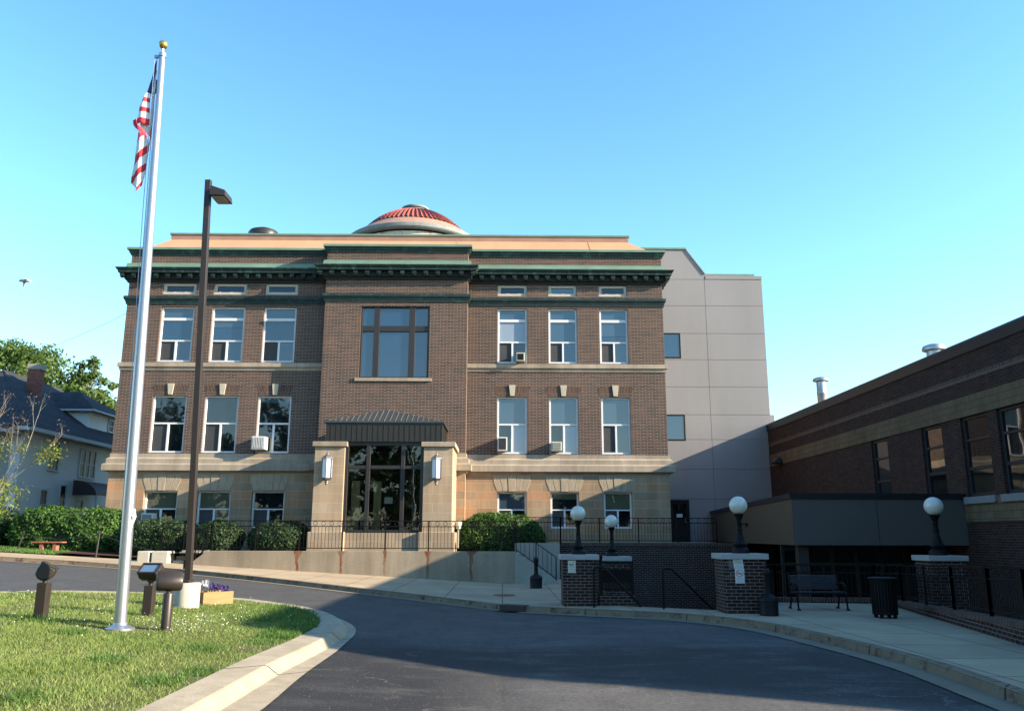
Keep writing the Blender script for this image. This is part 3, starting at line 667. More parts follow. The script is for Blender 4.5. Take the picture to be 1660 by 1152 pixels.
for i, (a, b) in enumerate(COLS_R):
    win_top(a, b, ('glass_deep', 'glass_blind', 'glass_deep')[i])
    win_up(a, b, 'glass_blind', ('glass_pale', 'glass_blind', 'glass_blue')[i], 'screen', ('glass', 'glass_blue', 'glass_blind')[i], (0, .0, .7)[i])
    win_mid(a, b, 'glass_blind', ('glass', 'glass', 'screen')[i], ('glass_pale', 'glass_pale', 'glass_blind')[i])
    win_gr(a, b, ('glass_blind', 'glass', 'glass_shade')[i], 'screen', ('glass', 'glass_dark', 'glass_dark')[i])
# small pale blind showing in the upper part of the middle ground floor window
MB().box(2.2, 3.26, G+.214, G+.219, 3.28, 3.53).build('blind', 'glass_shade', hall)
mb = MB()
x0, x1, z0, z1 = BW; ya, yb = YB+.06, YB+.2
for a, b in ((x0+.003, x0+.09), (-5.86, -5.60), (-4.27, -4.0), (x1-.09, x1-.003)): mb.box(a, b, ya, yb, z0+.003, z1-.003)
for a, b in ((x0+.09, -5.86), (-5.60, -4.27), (-4.0, x1-.09)):
    mb.box(a, b, ya+.004, yb-.004, 10.70, 10.96); mb.box(a, b, ya+.004, yb-.004, z0+.003, z0+.07); mb.box(a, b, ya+.004, yb-.004, z1-.06, z1-.003)
big = mb.build('window', 'bronze_frame', hall, bevel=.01)
MB().box(x0+.04, x1-.04, YB+.15, YB+.165, z0+.03, z1-.03).build('pane', 'glass_blue', big)
MB().box(-6.62, -3.2, YB-.07, YB+.24, 8.40, 8.548).build('window_sill', 'limestone', hall, bevel=.008)
mb = MB()                                                       # thin pale edge strips of the big window
for i, (a, b) in enumerate(COLS_L+COLS_R):
    c = (a+b)/2
    MB().prism([(c-.095, 7.86), (c+.095, 7.86), (c+.15, 8.36), (c-.15, 8.36)], 'y', YW-.05, YW+.1).build('keystone', 'keystone', hall, bevel=.01)
    mbk = MB()
    for sgn in (-1, 1):
        pts = [(c+sgn*.105, 7.865), (c+sgn*.70, 7.865), (c+sgn*.82, 8.27), (c+sgn*.15, 8.27)]
        mbk.prism(pts, 'y', YW-.006, YW+.08)
    mbk.build('brick_arch', 'brick_soldier', hall)
    fan = MB()
    for sgn in (-1, 1):
        fan.prism([(c+sgn*.16, 3.62), (c+sgn*.40, 3.62), (c+sgn*.56, 4.30), (c+sgn*.20, 4.30)], 'y', G-.016, G+.1)
        fan.prism([(c+sgn*.41, 3.62), (c+sgn*.66, 3.62), (c+sgn*.82, 4.02), (c+sgn*.82, 4.30), (c+sgn*.57, 4.30)], 'y', G-.012, G+.1)
    fan.prism([(c-.15, 3.60), (c+.15, 3.60), (c+.19, 4.33), (c-.19, 4.33)], 'y', G-.03, G+.1)
    fan.build('stone_lintel', 'rough_stone', hall, bevel=.012)

# entrance porch (part of the hall)
for x0, x1 in ((-7.58, -6.37), (-3.2, -2.02)):
    mb = MB().box(x0, x1, YP, YB-.06, .6, 5.2)
    pil = mb.build('porch_pillar', 'ashlar_porch', hall, bevel=.015)
    MB().box(x0-.12, x1+.12, YP-.12, YB-.07, .5, 1.84).build('plinth', 'ashlar_porch', pil, bevel=.02)
    MB().box(x0-.10, x1+.10, YP-.10, YB-.07, 5.2, 5.40).build('cap_stone', 'limestone', pil, bevel=.02)
MB().box(-6.37, -3.2, YP+.05, YP+.35, .5, 1.80).build('apron_wall', 'ashlar_porch', hall, bevel=.01)
mb = MB(); ya, yb = YP+.12, YP+.30; z0, z1 = 1.80, 5.42
xs = [(-6.365, -6.24), (-5.52, -5.36), (-4.12, -3.96), (-3.33, -3.205)]
for a, b in xs: mb.box(a, b, ya, yb, z0, z1)
for (a, b), (c, d) in zip(xs[:-1], xs[1:]):
    mb.box(b, c, ya+.01, yb-.01, 4.32, 4.46); mb.box(b, c, ya+.01, yb-.01, z0, z0+.12); mb.box(b, c, ya+.01, yb-.01, z1-.16, z1)
eg = mb.build('entrance_glazing', 'bronze_frame', hall, bevel=.012)
for (a, b), (c, d) in zip(xs[:-1], xs[1:]):
    MB().box(b-.01, c+.01, YP+.21, YP+.222, z0+.06, 4.36).build('pane', 'glass_clear', eg)
    MB().box(b-.01, c+.01, YP+.21, YP+.222, 4.42, z1-.08).build('pane', 'glass_clear', eg)
cz = MB().box(-7.18, -2.48, YP+.02, YB-.005, 5.41, 6.23)
cano = cz.build('entrance_canopy', 'canopy', hall)
mb = MB()
for i in range(23):
    x = -7.18+4.7*i/22
    mb.box(x-.008, x+.008, YP+.005, YP+.021, 5.44, 6.2)
for i in range(9): y = YP+.3+i*.3; mb.box(-2.481, -2.466, y-.008, y+.008, 5.44, 6.2); mb.box(-7.194, -7.179, y-.008, y+.008, 5.44, 6.2)
mb.build('panel_seams', 'dark_metal', cano)
mb = MB(); A = (-4.95, 35.1, 6.93); B = (-4.95, YB-.01, 6.93)
c0, c1, c2, c3 = (-7.27, YP-.04, 6.23), (-2.39, YP-.04, 6.23), (-2.39, YB-.01, 6.23), (-7.27, YB-.01, 6.23)
lo = [(p[0], p[1], 6.17) for p in (c0, c1, c2, c3)]
mb.quad(c0, c1, A); mb.quad(c1, c2, B, A); mb.quad(c3, c0, A, B); mb.quad(*lo)
for p, q, r, s in ((c0, c1, lo[1], lo[0]), (c1, c2, lo[2], lo[1]), (c3, c0, lo[0], lo[3])): mb.quad(p, q, r, s)
cr_ = mb.build('canopy_roof', 'canopy_roof', cano)
mb = MB()
for i in range(1, 22):
    x = -7.27+4.88*i/22; t = 1-abs(x+4.83)/2.44
    if t > .03: mb.bar((x, YP-.04, 6.245), (x, YP-.04+t*1.53, 6.245+t*.70), .007, .012)
mb.build('standing_seams', 'lead', cr_)
# hallway behind the porch glass
mb = MB().box(-6.36, -3.21, 36.0, 36.3, 1.0, 5.4); mb.build('inner_wall', 'interior', hall)
mb = MB().box(-6.36, -3.21, 33.96, 36.0, 1.70, 1.8); mb.build('inner_floor', 'tan_wood', hall)
mb = MB().box(-6.20, -5.86, 34.5, 34.75, 1.8, 3.9).box(-5.35, -5.05, 34.9, 35.15, 1.8, 3.9).box(-3.75, -3.6, 35.2, 35.35, 1.8, 2.6); mb.build('inner_column', 'tan_wood', hall)
mb = MB()
for i in range(5): mb.box(-5.75+i*.1, -5.69+i*.1, 34.3, 34.34, 1.81, 2.35)
mb.box(-5.75, -5.29, 34.25, 34.62, 2.30, 2.34); tag(mb.build('white_chair', 'white_plastic'), 'white slatted chair standing behind the porch glass', 'chair')
MB().box(-4.75, -4.42, YP+.224, YP+.228, 2.95, 3.2).build('paper_notice', 'sign_white', eg)

# wall lanterns
def lantern(x, label):
    t = thing('wall_lantern', (x, YP-.25, 3.68), label, 'wall lamp', 'silver lanterns beside the entrance')
    y = YP-.27
    def hexa(r0, r1, za, zb):
        m = MB(); p0 = [(x+r0*math.cos(R_(60*k+30)), y+r0*math.sin(R_(60*k+30)), za) for k in range(6)]; p1 = [(x+r1*math.cos(R_(60*k+30)), y+r1*math.sin(R_(60*k+30)), zb) for k in range(6)]
        m.add(p0+p1, [tuple(range(6)), tuple(range(6, 12))]+[(k, (k+1) % 6, 6+(k+1) % 6, 6+k) for k in range(6)]); return m
    sh = hexa(.205, .205, 3.93, 4.68).build('lamp_shade', 'frosted', t)
    fr = MB()
    for k in range(6): a = R_(60*k+30); fr.bar((x+.215*math.cos(a), y+.215*math.sin(a), 3.91), (x+.215*math.cos(a), y+.215*math.sin(a), 4.7), .034)
    fr.build('lamp_frame', 'pewter', t)
    h = hexa(.245, .245, 4.68, 4.73); h2 = hexa(.235, .06, 4.731, 4.86); h.add(h2.v, h2.f); h.lathe((x, y, 4.86), [(.05, 0), (.05, .04), (.02, .06), (.025, .10), (.005, .13)], 10); h.build('lamp_cap', 'pewter', t)
    b = hexa(.15, .245, 3.84, 3.93); b.lathe((x, y, 3.66), [(.03, 0), (.06, .03), (.06, .10), (.085, .12), (.085, .18)], 12); b.build('lamp_base', 'pewter', t)
    MB().box(x-.06, x+.06, y+.1, YP-.002, 4.1, 4.5).build('bracket', 'pewter', t)
lantern(-7.0, 'silver hexagonal lantern on the porch pillar left of the glazed entrance')
lantern(-2.65, 'silver hexagonal lantern on the porch pillar right of the glazed entrance')
for x, y, lb in ((-7.82, 35.2, 'small white floodlight fixed left of the porch behind the railing'), (-1.83, 35.0, 'small white floodlight fixed right of the porch behind the railing')):
    t = thing('small_floodlight', (x, y, 1.75), lb, 'floodlight', 'white floodlights by the porch')
    MB().lathe((x, y, 1.98), [(.09, 0), (.12, .1), (.15, .28), (.13, .29)], 14).build('lamp_head', 'white_plastic', t, smooth=True)
    MB().tube([(x, y, 1.2), (x, y, 1.98)], .03, 8).build('stem', 'white_plastic', t)

# air conditioners
def aircon(x0, x1, z0, z1, y, dep, case, face, label, style):
    t = thing('air_conditioner', ((x0+x1)/2, y, z0), label, 'air conditioner', 'window air conditioners of the brick hall')
    ya = y-dep
    MB().box(x0, x1, ya, y, z0, z1).build('case', case, t, bevel=.015)
    m = MB(); e = .05; m.box(x0+e, x1-e, ya-.008, ya-.002, z0+e, z1-e); g = m.build('front_grille', face, t)
    if style == 'louvre':
        m = MB(); n = 7
        for i in range(n): x = x0+e+(x1-x0-2*e)*(i+.5)/n; m.box(x-.012, x+.012, ya-.02, ya-.008, z0+e, z1-e)
        m.build('louvre_slats', case, g)
    elif style == 'grid':
        m = MB()
        for i in range(5): x = x0+e+(x1-x0-2*e)*(i+.5)/5; m.box(x-.008, x+.008, ya-.016, ya-.009, z0+e, z1-e)
        for i in range(4): z = z0+e+(z1-z0-2*e)*(i+.5)/4; m.box(x0+e, x1-e, ya-.022, ya-.017, z-.008, z+.008)
        m.build('grid_bars', case, g)
    return t
aircon(.58, .96, 9.41, 9.80, YW+.08, .42, 'cream_plastic', 'black_plastic', 'cream air conditioner with black front in the top floor window right of the bay', 'plain')
aircon(-11.05, -10.45, 5.38, 5.95, YW+.08, .55, 'white_plastic', 'grey_plastic', 'white louvred air conditioner in the middle floor window left of the bay', 'louvre')
aircon(-.24, .18, 5.36, 5.96, YW+.08, .50, 'white_plastic', 'dark_metal', 'dark faced air conditioner with white rim in the middle floor window beside the bay', 'plain')
aircon(2.13, 2.60, 5.37, 5.78, YW+.08, .40, 'cream_plastic', 'grey_plastic', 'pale air conditioner with gridded front in the middle floor window, second from the bay', 'grid')
aircon(-15.6, -15.1, 2.12, 2.62, G+.15, .45, 'white_plastic', 'grey_plastic', 'grey fronted air conditioner in the ground floor window behind the flagpole', 'plain')
t = thing('roof_vent', (-12.8, 42, 16.2), 'dark mushroom vent on the peach roof left of the dome', 'roof vent')
MB().lathe((-12.8, 42, 16.2), [(.45, 0), (.45, 1.0)], 24).build('stem', 'dark_metal', t, smooth=True)
MB().lathe((-12.8, 42, 17.15), [(.8, 0), (.8, .22), (.72, .34), (.4, .48), (.1, .54), (.03, .62)], 32).build('hood', 'dark_metal', t, smooth=True)

# ---------------------------------------------------------------- grey panelled building
YG = 43.
grey = thing('panelled_building', (11, 46, 1), 'mauve grey panelled building with sloped shoulder behind the brick hall', 'building')
mb = MB()
out = [(5., -2.5), (13.98, -2.5), (13.98, 15.3), (13.9, 15.5), (10.9, 15.62), (9.92, 17.0), (5., 17.0)]
mb.prism(out, 'y', YG+.03, 60.); mb.build('wall', 'panel_joint', grey)
mb = MB(); jz = [-2.5, 1.95, 3.57, 5.09, 6.62, 7.92, 9.39, 10.86, 12.29, 13.82, 15.3]; J = 10.86; g_ = .009
holes = [(7.9, 9.43, 10.93, 12.31), (7.9, 9.5, 6.56, 7.92), (8.53, 9.52, 1.42, 3.53)]
for i in range(len(jz)-1):
    for a, b in ((5., J), (J, 13.985)):
        hz = [h for h in holes if h[1] < b+1 and a < h[0] and h[2] < jz[i+1]-.0 and h[3] > jz[i]]
        zz0, zz1 = jz[i]+g_, jz[i+1]-g_
        if hz: mb.wall(a+g_, b-g_, zz0, zz1, YG, [(h[0], h[1], max(h[2], zz0), min(h[3], zz1)) for h in hz], .03)
        else: mb.box(a+g_, b-g_, YG, YG+.029, zz0, zz1)
mb.prism([(5., 15.3+g_), (J+.03, 15.3+g_), (J+.03, 15.62), (9.9, 16.98), (5., 16.98)], 'y', YG, YG+.029)
mb.box(J+.06, 13.985, YG-.02, YG+.029, 15.32, 15.5)
mb.build('wall_panels', 'panel', grey)
mb = MB(); mb.box(5., 9.95, YG-.06, 50., 17.0, 17.09); mb.box(10.95, 13.7, YG+.3, 50., 15.6, 15.72); mb.build('roof_edge', 'verdigris_pale', grey)
mb = MB(); mb.bar((9.93, YG-.02, 17.02), (10.93, YG-.02, 15.6), .07, .05); mb.build('slope_trim', 'galv', grey)
for a, b, c, d in holes[:2]:
    m = MB(); fr = .07
    m.box(a, a+fr, YG-.012, YG+.028, c, d); m.box(b-fr, b, YG-.012, YG+.028, c, d); m.box(a+fr, b-fr, YG-.012, YG+.028, c, c+fr); m.box(a+fr, b-fr, YG-.012, YG+.028, d-fr, d)
    o = m.build('window', 'black_plastic', grey); MB().box(a+.03, b-.03, YG+.012, YG+.024, c+.03, d-.03).build('pane', 'glass_blue', o)
dr = MB().box(8.55, 9.5, YG-.01, YG+.028, 1.43, 3.52).box(8.53, 8.6, YG-.05, YG-.011, 1.43, 3.53).box(9.45, 9.52, YG-.05, YG-.011, 1.43, 3.53).box(8.6, 9.45, YG-.05, YG-.011, 3.45, 3.53).build('door', 'black_plastic', grey)
MB().box(8.68, 9.36, YG-.013, YG-.0105, 2.2, 3.35).build('pane', 'glass_dark', dr); MB().tube([(9.3, YG-.06, 2.35), (9.3, YG-.06, 2.6)], .02, 8).build('handle', 'galv', dr); MB().box(8.86, 9.16, YG-.02, YG-.0135, 2.66, 2.82).build('paper_notice', 'sign_white', dr)
MB().box(13.75, 14.25, YG+.2, YG+1.2, 6.9, 7.95).build('roof_hatch', 'panel', grey)

# ---------------------------------------------------------------- right brick wing
XW = 13.8
wing = thing('brick_wing', (20, 25, -2), 'low dark red brick wing with tan stone bands and black windows', 'building')
wins = [(29.66, 30.98, 2.85, 5.2), (25.9, 27.18, 2.85, 5.2), (23.38, 24.78, 2.85, 5.2), (21.45, 22.9, 2.85, 5.2), (18.4, 19.8, 2.85, 5.2), (16.3, 17.7, 2.85, 5.2)]
def in_rows(z0, z1): return [(a, b, max(c, z0), min(d, z1)) for a, b, c, d in wins if d > z0 and c < z1]
m = MB(); m.wall(9.8, 42.98, -2.2, 2.14, XW, [], .2, 'x'); m.wall(9.8, 42.98, 2.82, 5.2, XW, in_rows(2.82, 5.2), .2, 'x'); m.wall(9.8, 42.98, 5.8, 7.06, XW, [], .2, 'x')
E0 = (XW, 9.8); E1 = (30., .95)
m.quad((E0[0], E0[1], -2.2), (E1[0], E1[1], -2.2), (E1[0], E1[1], 7.06), (E0[0], E0[1], 7.06)); m.quad((E1[0], E1[1], -2.2), (30, 46, -2.2), (30, 46, 7.06), (E1[0], E1[1], 7.06)); m.quad((XW, 46, -2.2), (30, 46, -2.2), (30, 46, 7.06), (XW, 46, 7.06))
m.wall(42.98, 46, -2.2, 7.06, XW, [], .2, 'x')
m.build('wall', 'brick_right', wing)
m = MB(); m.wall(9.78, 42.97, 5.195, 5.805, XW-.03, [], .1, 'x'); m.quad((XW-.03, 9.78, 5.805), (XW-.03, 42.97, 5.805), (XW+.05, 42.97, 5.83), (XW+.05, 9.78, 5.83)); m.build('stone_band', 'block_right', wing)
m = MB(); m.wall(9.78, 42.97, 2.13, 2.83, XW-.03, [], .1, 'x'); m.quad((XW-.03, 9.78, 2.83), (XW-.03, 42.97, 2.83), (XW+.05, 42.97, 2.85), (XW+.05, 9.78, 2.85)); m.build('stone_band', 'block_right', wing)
m = MB(); m.wall(9.78, 42.97, 6.24, 6.42, XW-.014, [], .1, 'x'); m.build('soldier_course', 'brick_soldier', wing)
m = MB(); m.sweep([(-.3, 7.05), (.05, 7.05), (.07, 7.36), (.05, 7.42), (-.3, 7.42)], [(30, 46), (XW, 46), (XW, 9.8), E1]); m.build('parapet_coping', 'navy_metal', wing)
m = MB(); m.prism([(XW+.0, 9.82), (20., 6.43), (20., 13.2), (XW+.0, 13.2)], 'z', 7.425, 7.70); m.build('shadow_block', 'navy_metal', wing)  # unseen raised block added to stretch the wing's cast shadow
m = MB(); m.add([(XW, 46, 7.2), (XW, 9.8, 7.2), (E1[0], E1[1], 7.2), (30, 46, 7.2)], [(0, 1, 2, 3)]); m.build('flat_roof', 'court', wing)
for a, b, c, d in wins:
    m = MB(); xa, xb, fr = XW+.07, XW+.15, .10
    m.box(xa, xb, a+.003, a+fr, c+.003, d-.003); m.box(xa, xb, b-fr, b-.003, c+.003, d-.003); m.box(xa, xb, a+fr, b-fr, c+.003, c+fr); m.box(xa, xb, a+fr, b-fr, d-fr, d-.003)
    m.box(xa+.004, xb-.004, a+fr, b-fr, 3.62, 3.72); m.box(xa+.004, xb-.004, a+fr, b-fr, 4.46, 4.54)
    o = m.build('window', 'navy_metal', wing, bevel=.008); MB().box(xb-.035, xb-.02, a+.05, b-.05, c+.05, d-.05).build('pane', 'glass_dark', o)
    MB().box(XW-.11, XW+.06, a-.1, b+.1, 2.64, 2.845).build('window_sill', 'sill_grey', o, bevel=.01)
t = thing('wall_floodlight', (XW-.03, 41.2, 5.2), 'dark wedge shaped floodlight on the tan band at the corner', 'floodlight')
m = MB(); m.prism([(XW-.5, 5.28), (XW-.14, 5.20), (XW-.14, 5.52), (XW-.26, 5.52)], 'y', 40.8, 41.5); m.build('housing', 'dark_metal', t, bevel=.02); MB().box(XW-.14, XW-.03, 41.05, 41.25, 5.3, 5.44).build('bracket', 'dark_metal', t)
def vent(x, y, z0, zt, r, rc, label, hood):
    t = thing('roof_vent', (x, y, z0), label, 'roof vent', 'metal vents on the brick wing roof')
    MB().lathe((x, y, z0), [(r*1.15, 0), (r*1.15, .1), (r, .12), (r, (zt-z0)*.55), (r*1.06, (zt-z0)*.56), (r*1.06, (zt-z0)*.6), (r, (zt-z0)*.61), (r, zt-z0-hood)], 24).build('stack', 'galv', t, smooth=True)
    MB().lathe((x, y, zt-hood), [(r*1.2, -.02), (rc, .02), (rc*1.02, hood*.35), (rc*.9, hood*.7), (rc*.4, hood), (.02, hood*1.05)], 28).build('hood', 'galv', t, smooth=True)
vent(14.83, 38., 7.2, 8.98, .21, .36, 'tall silver vent stack with flat cap nearest the grey building', .2)
vent(16.03, 30., 7.2, 8.72, .27, .41, 'short wide silver vent with mushroom cap on the brick wing roof', .26)
vent(14.8, 40., 7.2, 7.68, .3, .36, 'squat vent dome barely showing above the brick wing parapet', .16)

# link between the grey building and the wing
link = thing('covered_link', (11, 30, 1.4), 'boxy grey and taupe covered link with black roof edge above a dark glazed entry', 'canopy')
LZ0, LZ1 = 1.45, 2.80
pl = [(8.6, 25.), (13.79, 25.), (13.79, 42.97), (10.62, 42.97)]
m = MB().quad((8.6, 25., LZ0), (13.79, 25., LZ0), (13.79, 25., LZ1), (8.6, 25., LZ1)); m.quad(*[(x, y, LZ0) for x, y in pl]); m.build('front_fascia', 'panel_link', link)
m = MB().quad((8.6, 25., LZ0), (10.62, 42.97, LZ0), (10.62, 42.97, LZ1), (8.6, 25., LZ1)); m.build('side_fascia', 'panel_brown', link)
m = MB().sweep([(-.4, LZ1), (.05, LZ1), (.07, LZ1+.16), (-.4, LZ1+.16)], [(10.62, 42.97), (8.6, 25.), (13.79, 25.)]); m.build('roof_edge', 'navy_metal', link)
m = MB().quad(*[(x, y, LZ1+.1) for x, y in pl]); m.build('flat_roof', 'court', link)
m = MB().box(11.13, 11.145, 24.994, 24.999, LZ0+.01, LZ1); m.build('panel_joint', 'navy_metal', link)
gl = MB()
for x in np.linspace(8.9, 13.6, 7): gl.box(x-.05, x+.05, 27., 27.1, -2., LZ0-.01)
for z in (-.2, .85): gl.box(8.95, 13.6, 27.012, 27.088, z-.05, z+.05)
g0 = gl.build('entry_glazing', 'dark_metal', link); MB().box(8.9, 13.65, 27.05, 27.065, -2., LZ0-.02).build('pane', 'glass_dark', g0)
MB().box(8.85, 9.15, 25.4, 25.7, -2., LZ0-.005).build('corner_post', 'dark_metal', link)

# ---------------------------------------------------------------- concrete wall, steps, terrace wall
YC = 31.5
cw = thing('concrete_wall', (-5, YC, 0), 'long weathered concrete retaining wall with rust streaks below each railing post', 'retaining wall')
m = MB().prism([(-11.55, .2), (.45, -.3), (.45, 1.14), (-10.88, 1.14), (-11.42, .72)], 'y', YC, YC+.25); m.build('wall', 'concrete', cw, bevel=.012)
m = MB().prism([(.452, -.3), (2.15, -.3), (2.15, -.02), (.452, 1.14)], 'y', YC+.002, YC+.25); m.build('stair_cheek', 'concrete_plain', cw, bevel=.01)
m = MB()
for i in range(7): m.box(.46+.23*i, .46+.23*(i+1), YC+.26, 34.65, -.3, 1.13-.17*(i+1)+.17*.5)
struct(m.build('stairs', 'concrete_plain'))
tw = thing('terrace_wall', (5, 35.5, -2), 'dark brick terrace wall with pale concrete end under the railing', 'retaining wall')
MB().box(2.36, 9.8, 35.5, 35.75, -2., 1.30).build('wall', 'brick_pier', tw); MB().box(2.34, 9.82, 35.46, 35.78, 1.301, 1.435).build('header_course', 'brick_soldier', tw)
MB().box(.5, 2.33, 34.7, 34.95, -.3, 1.42).build('concrete_end', 'concrete_plain', tw, bevel=.01)
for x0, x1, lb in ((-13.42, -12.98, 'short pale stone block at the left end of the concrete wall beside the mulch'), (-12.9, -12.3, 'wider pale stone block between the mulch block and the side steps')):
    tag(MB().box(x0, x1, 31.5, 32.2, .4, 1.12).build('stone_block', 'base_conc', bevel=.03), lb, 'stone block', 'stone blocks by the side steps')
m = MB()
for i in range(3): m.box(-12.25, -11.5, 31.9+.3*i, 32.2+.3*i, .3, .78+.15*i)
struct(m.build('stairs', 'concrete_plain'))
tag(MB().box(-12.28, -11.3, 32.8, 33.0, .4, 1.13).build('side_wall', 'concrete_plain'), 'low grey concrete wall behind the small side steps', 'retaining wall')
# skirts of the sunken court
m = MB()
for (a, b), (c, d) in zip([(2.35, 35.4), (2.35, 21.75), (5.1, 20.3), (6.1, 20.3)], [(2.35, 21.75), (5.1, 20.3), (6.1, 20.3), (6.35, 21.3)]): m.quad((a, b, -2), (c, d, -2), (c, d, -.004), (a, b, -.004))
tag(m.build('court_wall', 'brick_pier'), 'brick side of the sunken court below the pavement edge', 'retaining wall')
m = MB()
for i in range(10): m.box(3.0+.3*i, 3.3+.3*i, 22.2, 24.4, -2., -.17*(i+1))
struct(m.build('stairs', 'concrete_plain'))

# ---------------------------------------------------------------- railings
def railing(name, path, zb, h, label, cat='railing', post_at=None, circ=.17, group=None, bar_gap=.13, gap=.10, post_w=.045, circles=True):
    """path = plan points; zb(x, y) = foot height"""
    x0, y0 = path[0]; t = thing(name, (x0, y0, zb(x0, y0)), label, cat, group)
    rails = MB(); bal = MB(); n_p = 0
    for (a, b), (c, d) in zip(path[:-1], path[1:]):
        za, zc = zb(a, b), zb(c, d); L = math.hypot(c-a, d-b)
        P = lambda s, z: (a+(c-a)*s/L, b+(d-b)*s/L, za+(zc-za)*s/L+z)
        for z, wd in ((h, .05), (h-circ-.03, .03), (gap, .03)): rails.bar(P(0, z), P(L, z), wd, .03)
        k = max(2, int(L/bar_gap))
        for i in range(1, k): s = L*i/k; bal.bar(P(s, gap), P(s, h-circ-.03), .014)
        if circles:
            k = max(1, int(L/(circ*1.75)))
            for i in range(k):
                s = L*(i+.5)/k; u = Vector(((c-a)/L, (d-b)/L, (zc-za)/L)); ctr = Vector(P(s, h-circ/2-.012)); r = circ/2-.012
                pts = [ctr+u*(r*math.cos(q))+Vector((0, 0, r*math.sin(q))) for q in np.linspace(0, 2*math.pi, 13)]
                bal.tube(pts, .008, 5, False)
        k = max(1, round(L/1.6)); ss = [L*i/k for i in range(k+1)] if post_at is None else post_at
        for s in ss:
            MB().bar(P(s, -.02), P(s, h+.01), post_w).build('post', 'black_iron', t)
    rails.build('rail', 'black_iron', t); bal.build('baluster_infill', 'black_iron', t)
    return t
railing('railing', [(-10.75, YC+.1), (.44, YC+.1)], lambda x, y: 1.14, 1.09, 'black iron railing with ring frieze on the rust streaked concrete wall', post_at=[0, 1.6, 3.2, 4.8, 6.4, 8.0, 9.6, 11.18])
railing('railing', [(-13.2, 33.1), (-11.45, 33.1)], lambda x, y: 1.1, 1.05, 'short black railing behind the bronze light pole beside the bushes', post_at=[0, .85, 1.74], circles=True)
railing('railing', [(.52, 34.82), (2.38, 34.82), (2.42, 35.6), (9.0, 35.6)], lambda x, y: 1.42, 1.03, 'black iron railing along the brick terrace wall in front of the black door')
def sloped(name, x0, x1, y, f, h, label, n):
    t = thing(name, (x0, y, f(x0)), label, 'handrail'); m = MB()
    m.bar((x0, y, f(x0)+h), (x1, y, f(x1)+h), .045, .03); m.bar((x0, y, f(x0)+.12), (x1, y, f(x1)+.12), .03); m.build('rail', 'black_iron', t)
    m = MB()
    for i in range(1, n): x = x0+(x1-x0)*i/n; m.bar((x, y, f(x)+.12), (x, y, f(x)+h), .016)
    m.build('baluster_infill', 'black_iron', t)
    for x in (x0, (x0+x1)/2, x1): MB().bar((x, y, f(x)), (x, y, f(x)+h), .04).build('post', 'black_iron', t)
sloped('stair_railing', .50, 1.98, YC+.12, lambda x: 1.12-(x-.45)*.70, .88, 'black railing sloping down the concrete stair cheek behind the cigarette bin', 9)
sloped('stair_railing', -11.35, -10.82, YC+.12, lambda x: .74+(x+11.42)*.75, .92, 'short sloping black railing at the left end of the concrete wall', 4)
def hand(pts, label):
    t = thing('handrail', pts[0], label, 'handrail', 'pipe handrails of the court steps')
    MB().tube(pts, .028, 10).build('pipe', 'black_iron', t, smooth=True)
hand([(2.23, 20.95, 0), (2.23, 20.95, .88), (2.26, 20.95, .94), (2.40, 20.97, .955), (2.50, 20.99, .93), (3.36, 21.1, .06), (3.45, 21.12, -.3)], 'black pipe handrail beside the brick pier with the cream sign')
hand([(3.85, 20.6, -.3), (3.85, 20.6, .86), (3.88, 20.61, .92), (4.0, 20.63, .935), (4.1, 20.66, .91), (5.2, 21.1, -.1), (6.0, 21.6, -.9)], 'black pipe handrail descending in front of the terrace wall between the piers')

# ---------------------------------------------------------------- piers and globe lamps
def pier(x0, x1, y, zt, dep, zb, label):
    t = thing('brick_pier', ((x0+x1)/2, y, zb), label, 'pier', 'brick piers that carry globe lamps')
    e = .05; MB().box(x0+e, x1-e, y+e, y+dep-e, zb, zt-.13).build('shaft', 'brick_pier', t); MB().box(x0-.01, x1+.01, y, y+dep, zt-.128, zt).build('cap_stone', 'cap', t, bevel=.012)
def globe_lamp(x, y, z, s, label, bracket=False):
    t = thing('globe_lamp', (x, y, z), label, 'lamp', 'globe lamps on brick piers')
    H = .70*s
    prof = [(.20, 0), (.20, .05), (.185, .07), (.15, .10), (.125, .115), (.155, .14), (.165, .165), (.13, .19), (.095, .23), (.075, .30), (.062, .36), (.056, .40), (.066, .41), (.066, .43), (.054, .44), (.05, .55), (.06, .56), (.06, .575), (.05, .585), (.065, .62), (.10, .67), (.115, .69), (.115, .705)]
    MB().lathe((x, y, z), [(a*s, b*s*1.28) for a, b in prof], 28).build('lamp_post', 'black_iron', t, smooth=True)
    MB().sphere((x, y, z+(.70*1.28+.198)*s), .208*s, 36, 22).build('globe', 'globe', t, smooth='all')
    if bracket:
        m = MB(); m.tube([(x+.05, y, z+.66), (x+.12, y, z+.67), (x+.17, y, z+.64), (x+.22, y, z+.67)], [.02, .014, .022, .012], 6); m.tube([(x+.16, y-.02, z+.70), (x+.18, y, z+.60)], .018, 6); m.build('side_hook', 'black_iron', t)
pier(1.46, 2.40, 21.25, 1.24, .9, -.05, 'brick pier with stone cap and cream smoking sign, nearest the steps')
pier(2.87, 3.68, 24.3, 1.13, .8, -2., 'narrow brick pier standing behind the black panel')
pier(4.97, 6.03, 19.3, 1.31, .95, -.05, 'wide brick pier with white no smoking signs')
pier(10.3, 11.25, 20.5, 1.25, .9, -2., 'brick pier behind the black fence in deep shade')
globe_lamp(1.93, 21.65, 1.24, .93, 'globe lamp on the pier with the cream sign')
globe_lamp(3.17, 24.7, 1.13, .90, 'globe lamp on the narrow pier behind the black panel')
globe_lamp(5.53, 19.75, 1.31, 1.0, 'globe lamp with a side hook on the pier with no smoking signs', True)
globe_lamp(10.76, 20.95, 1.25, 1.09, 'globe lamp on the shaded pier behind the black fence')
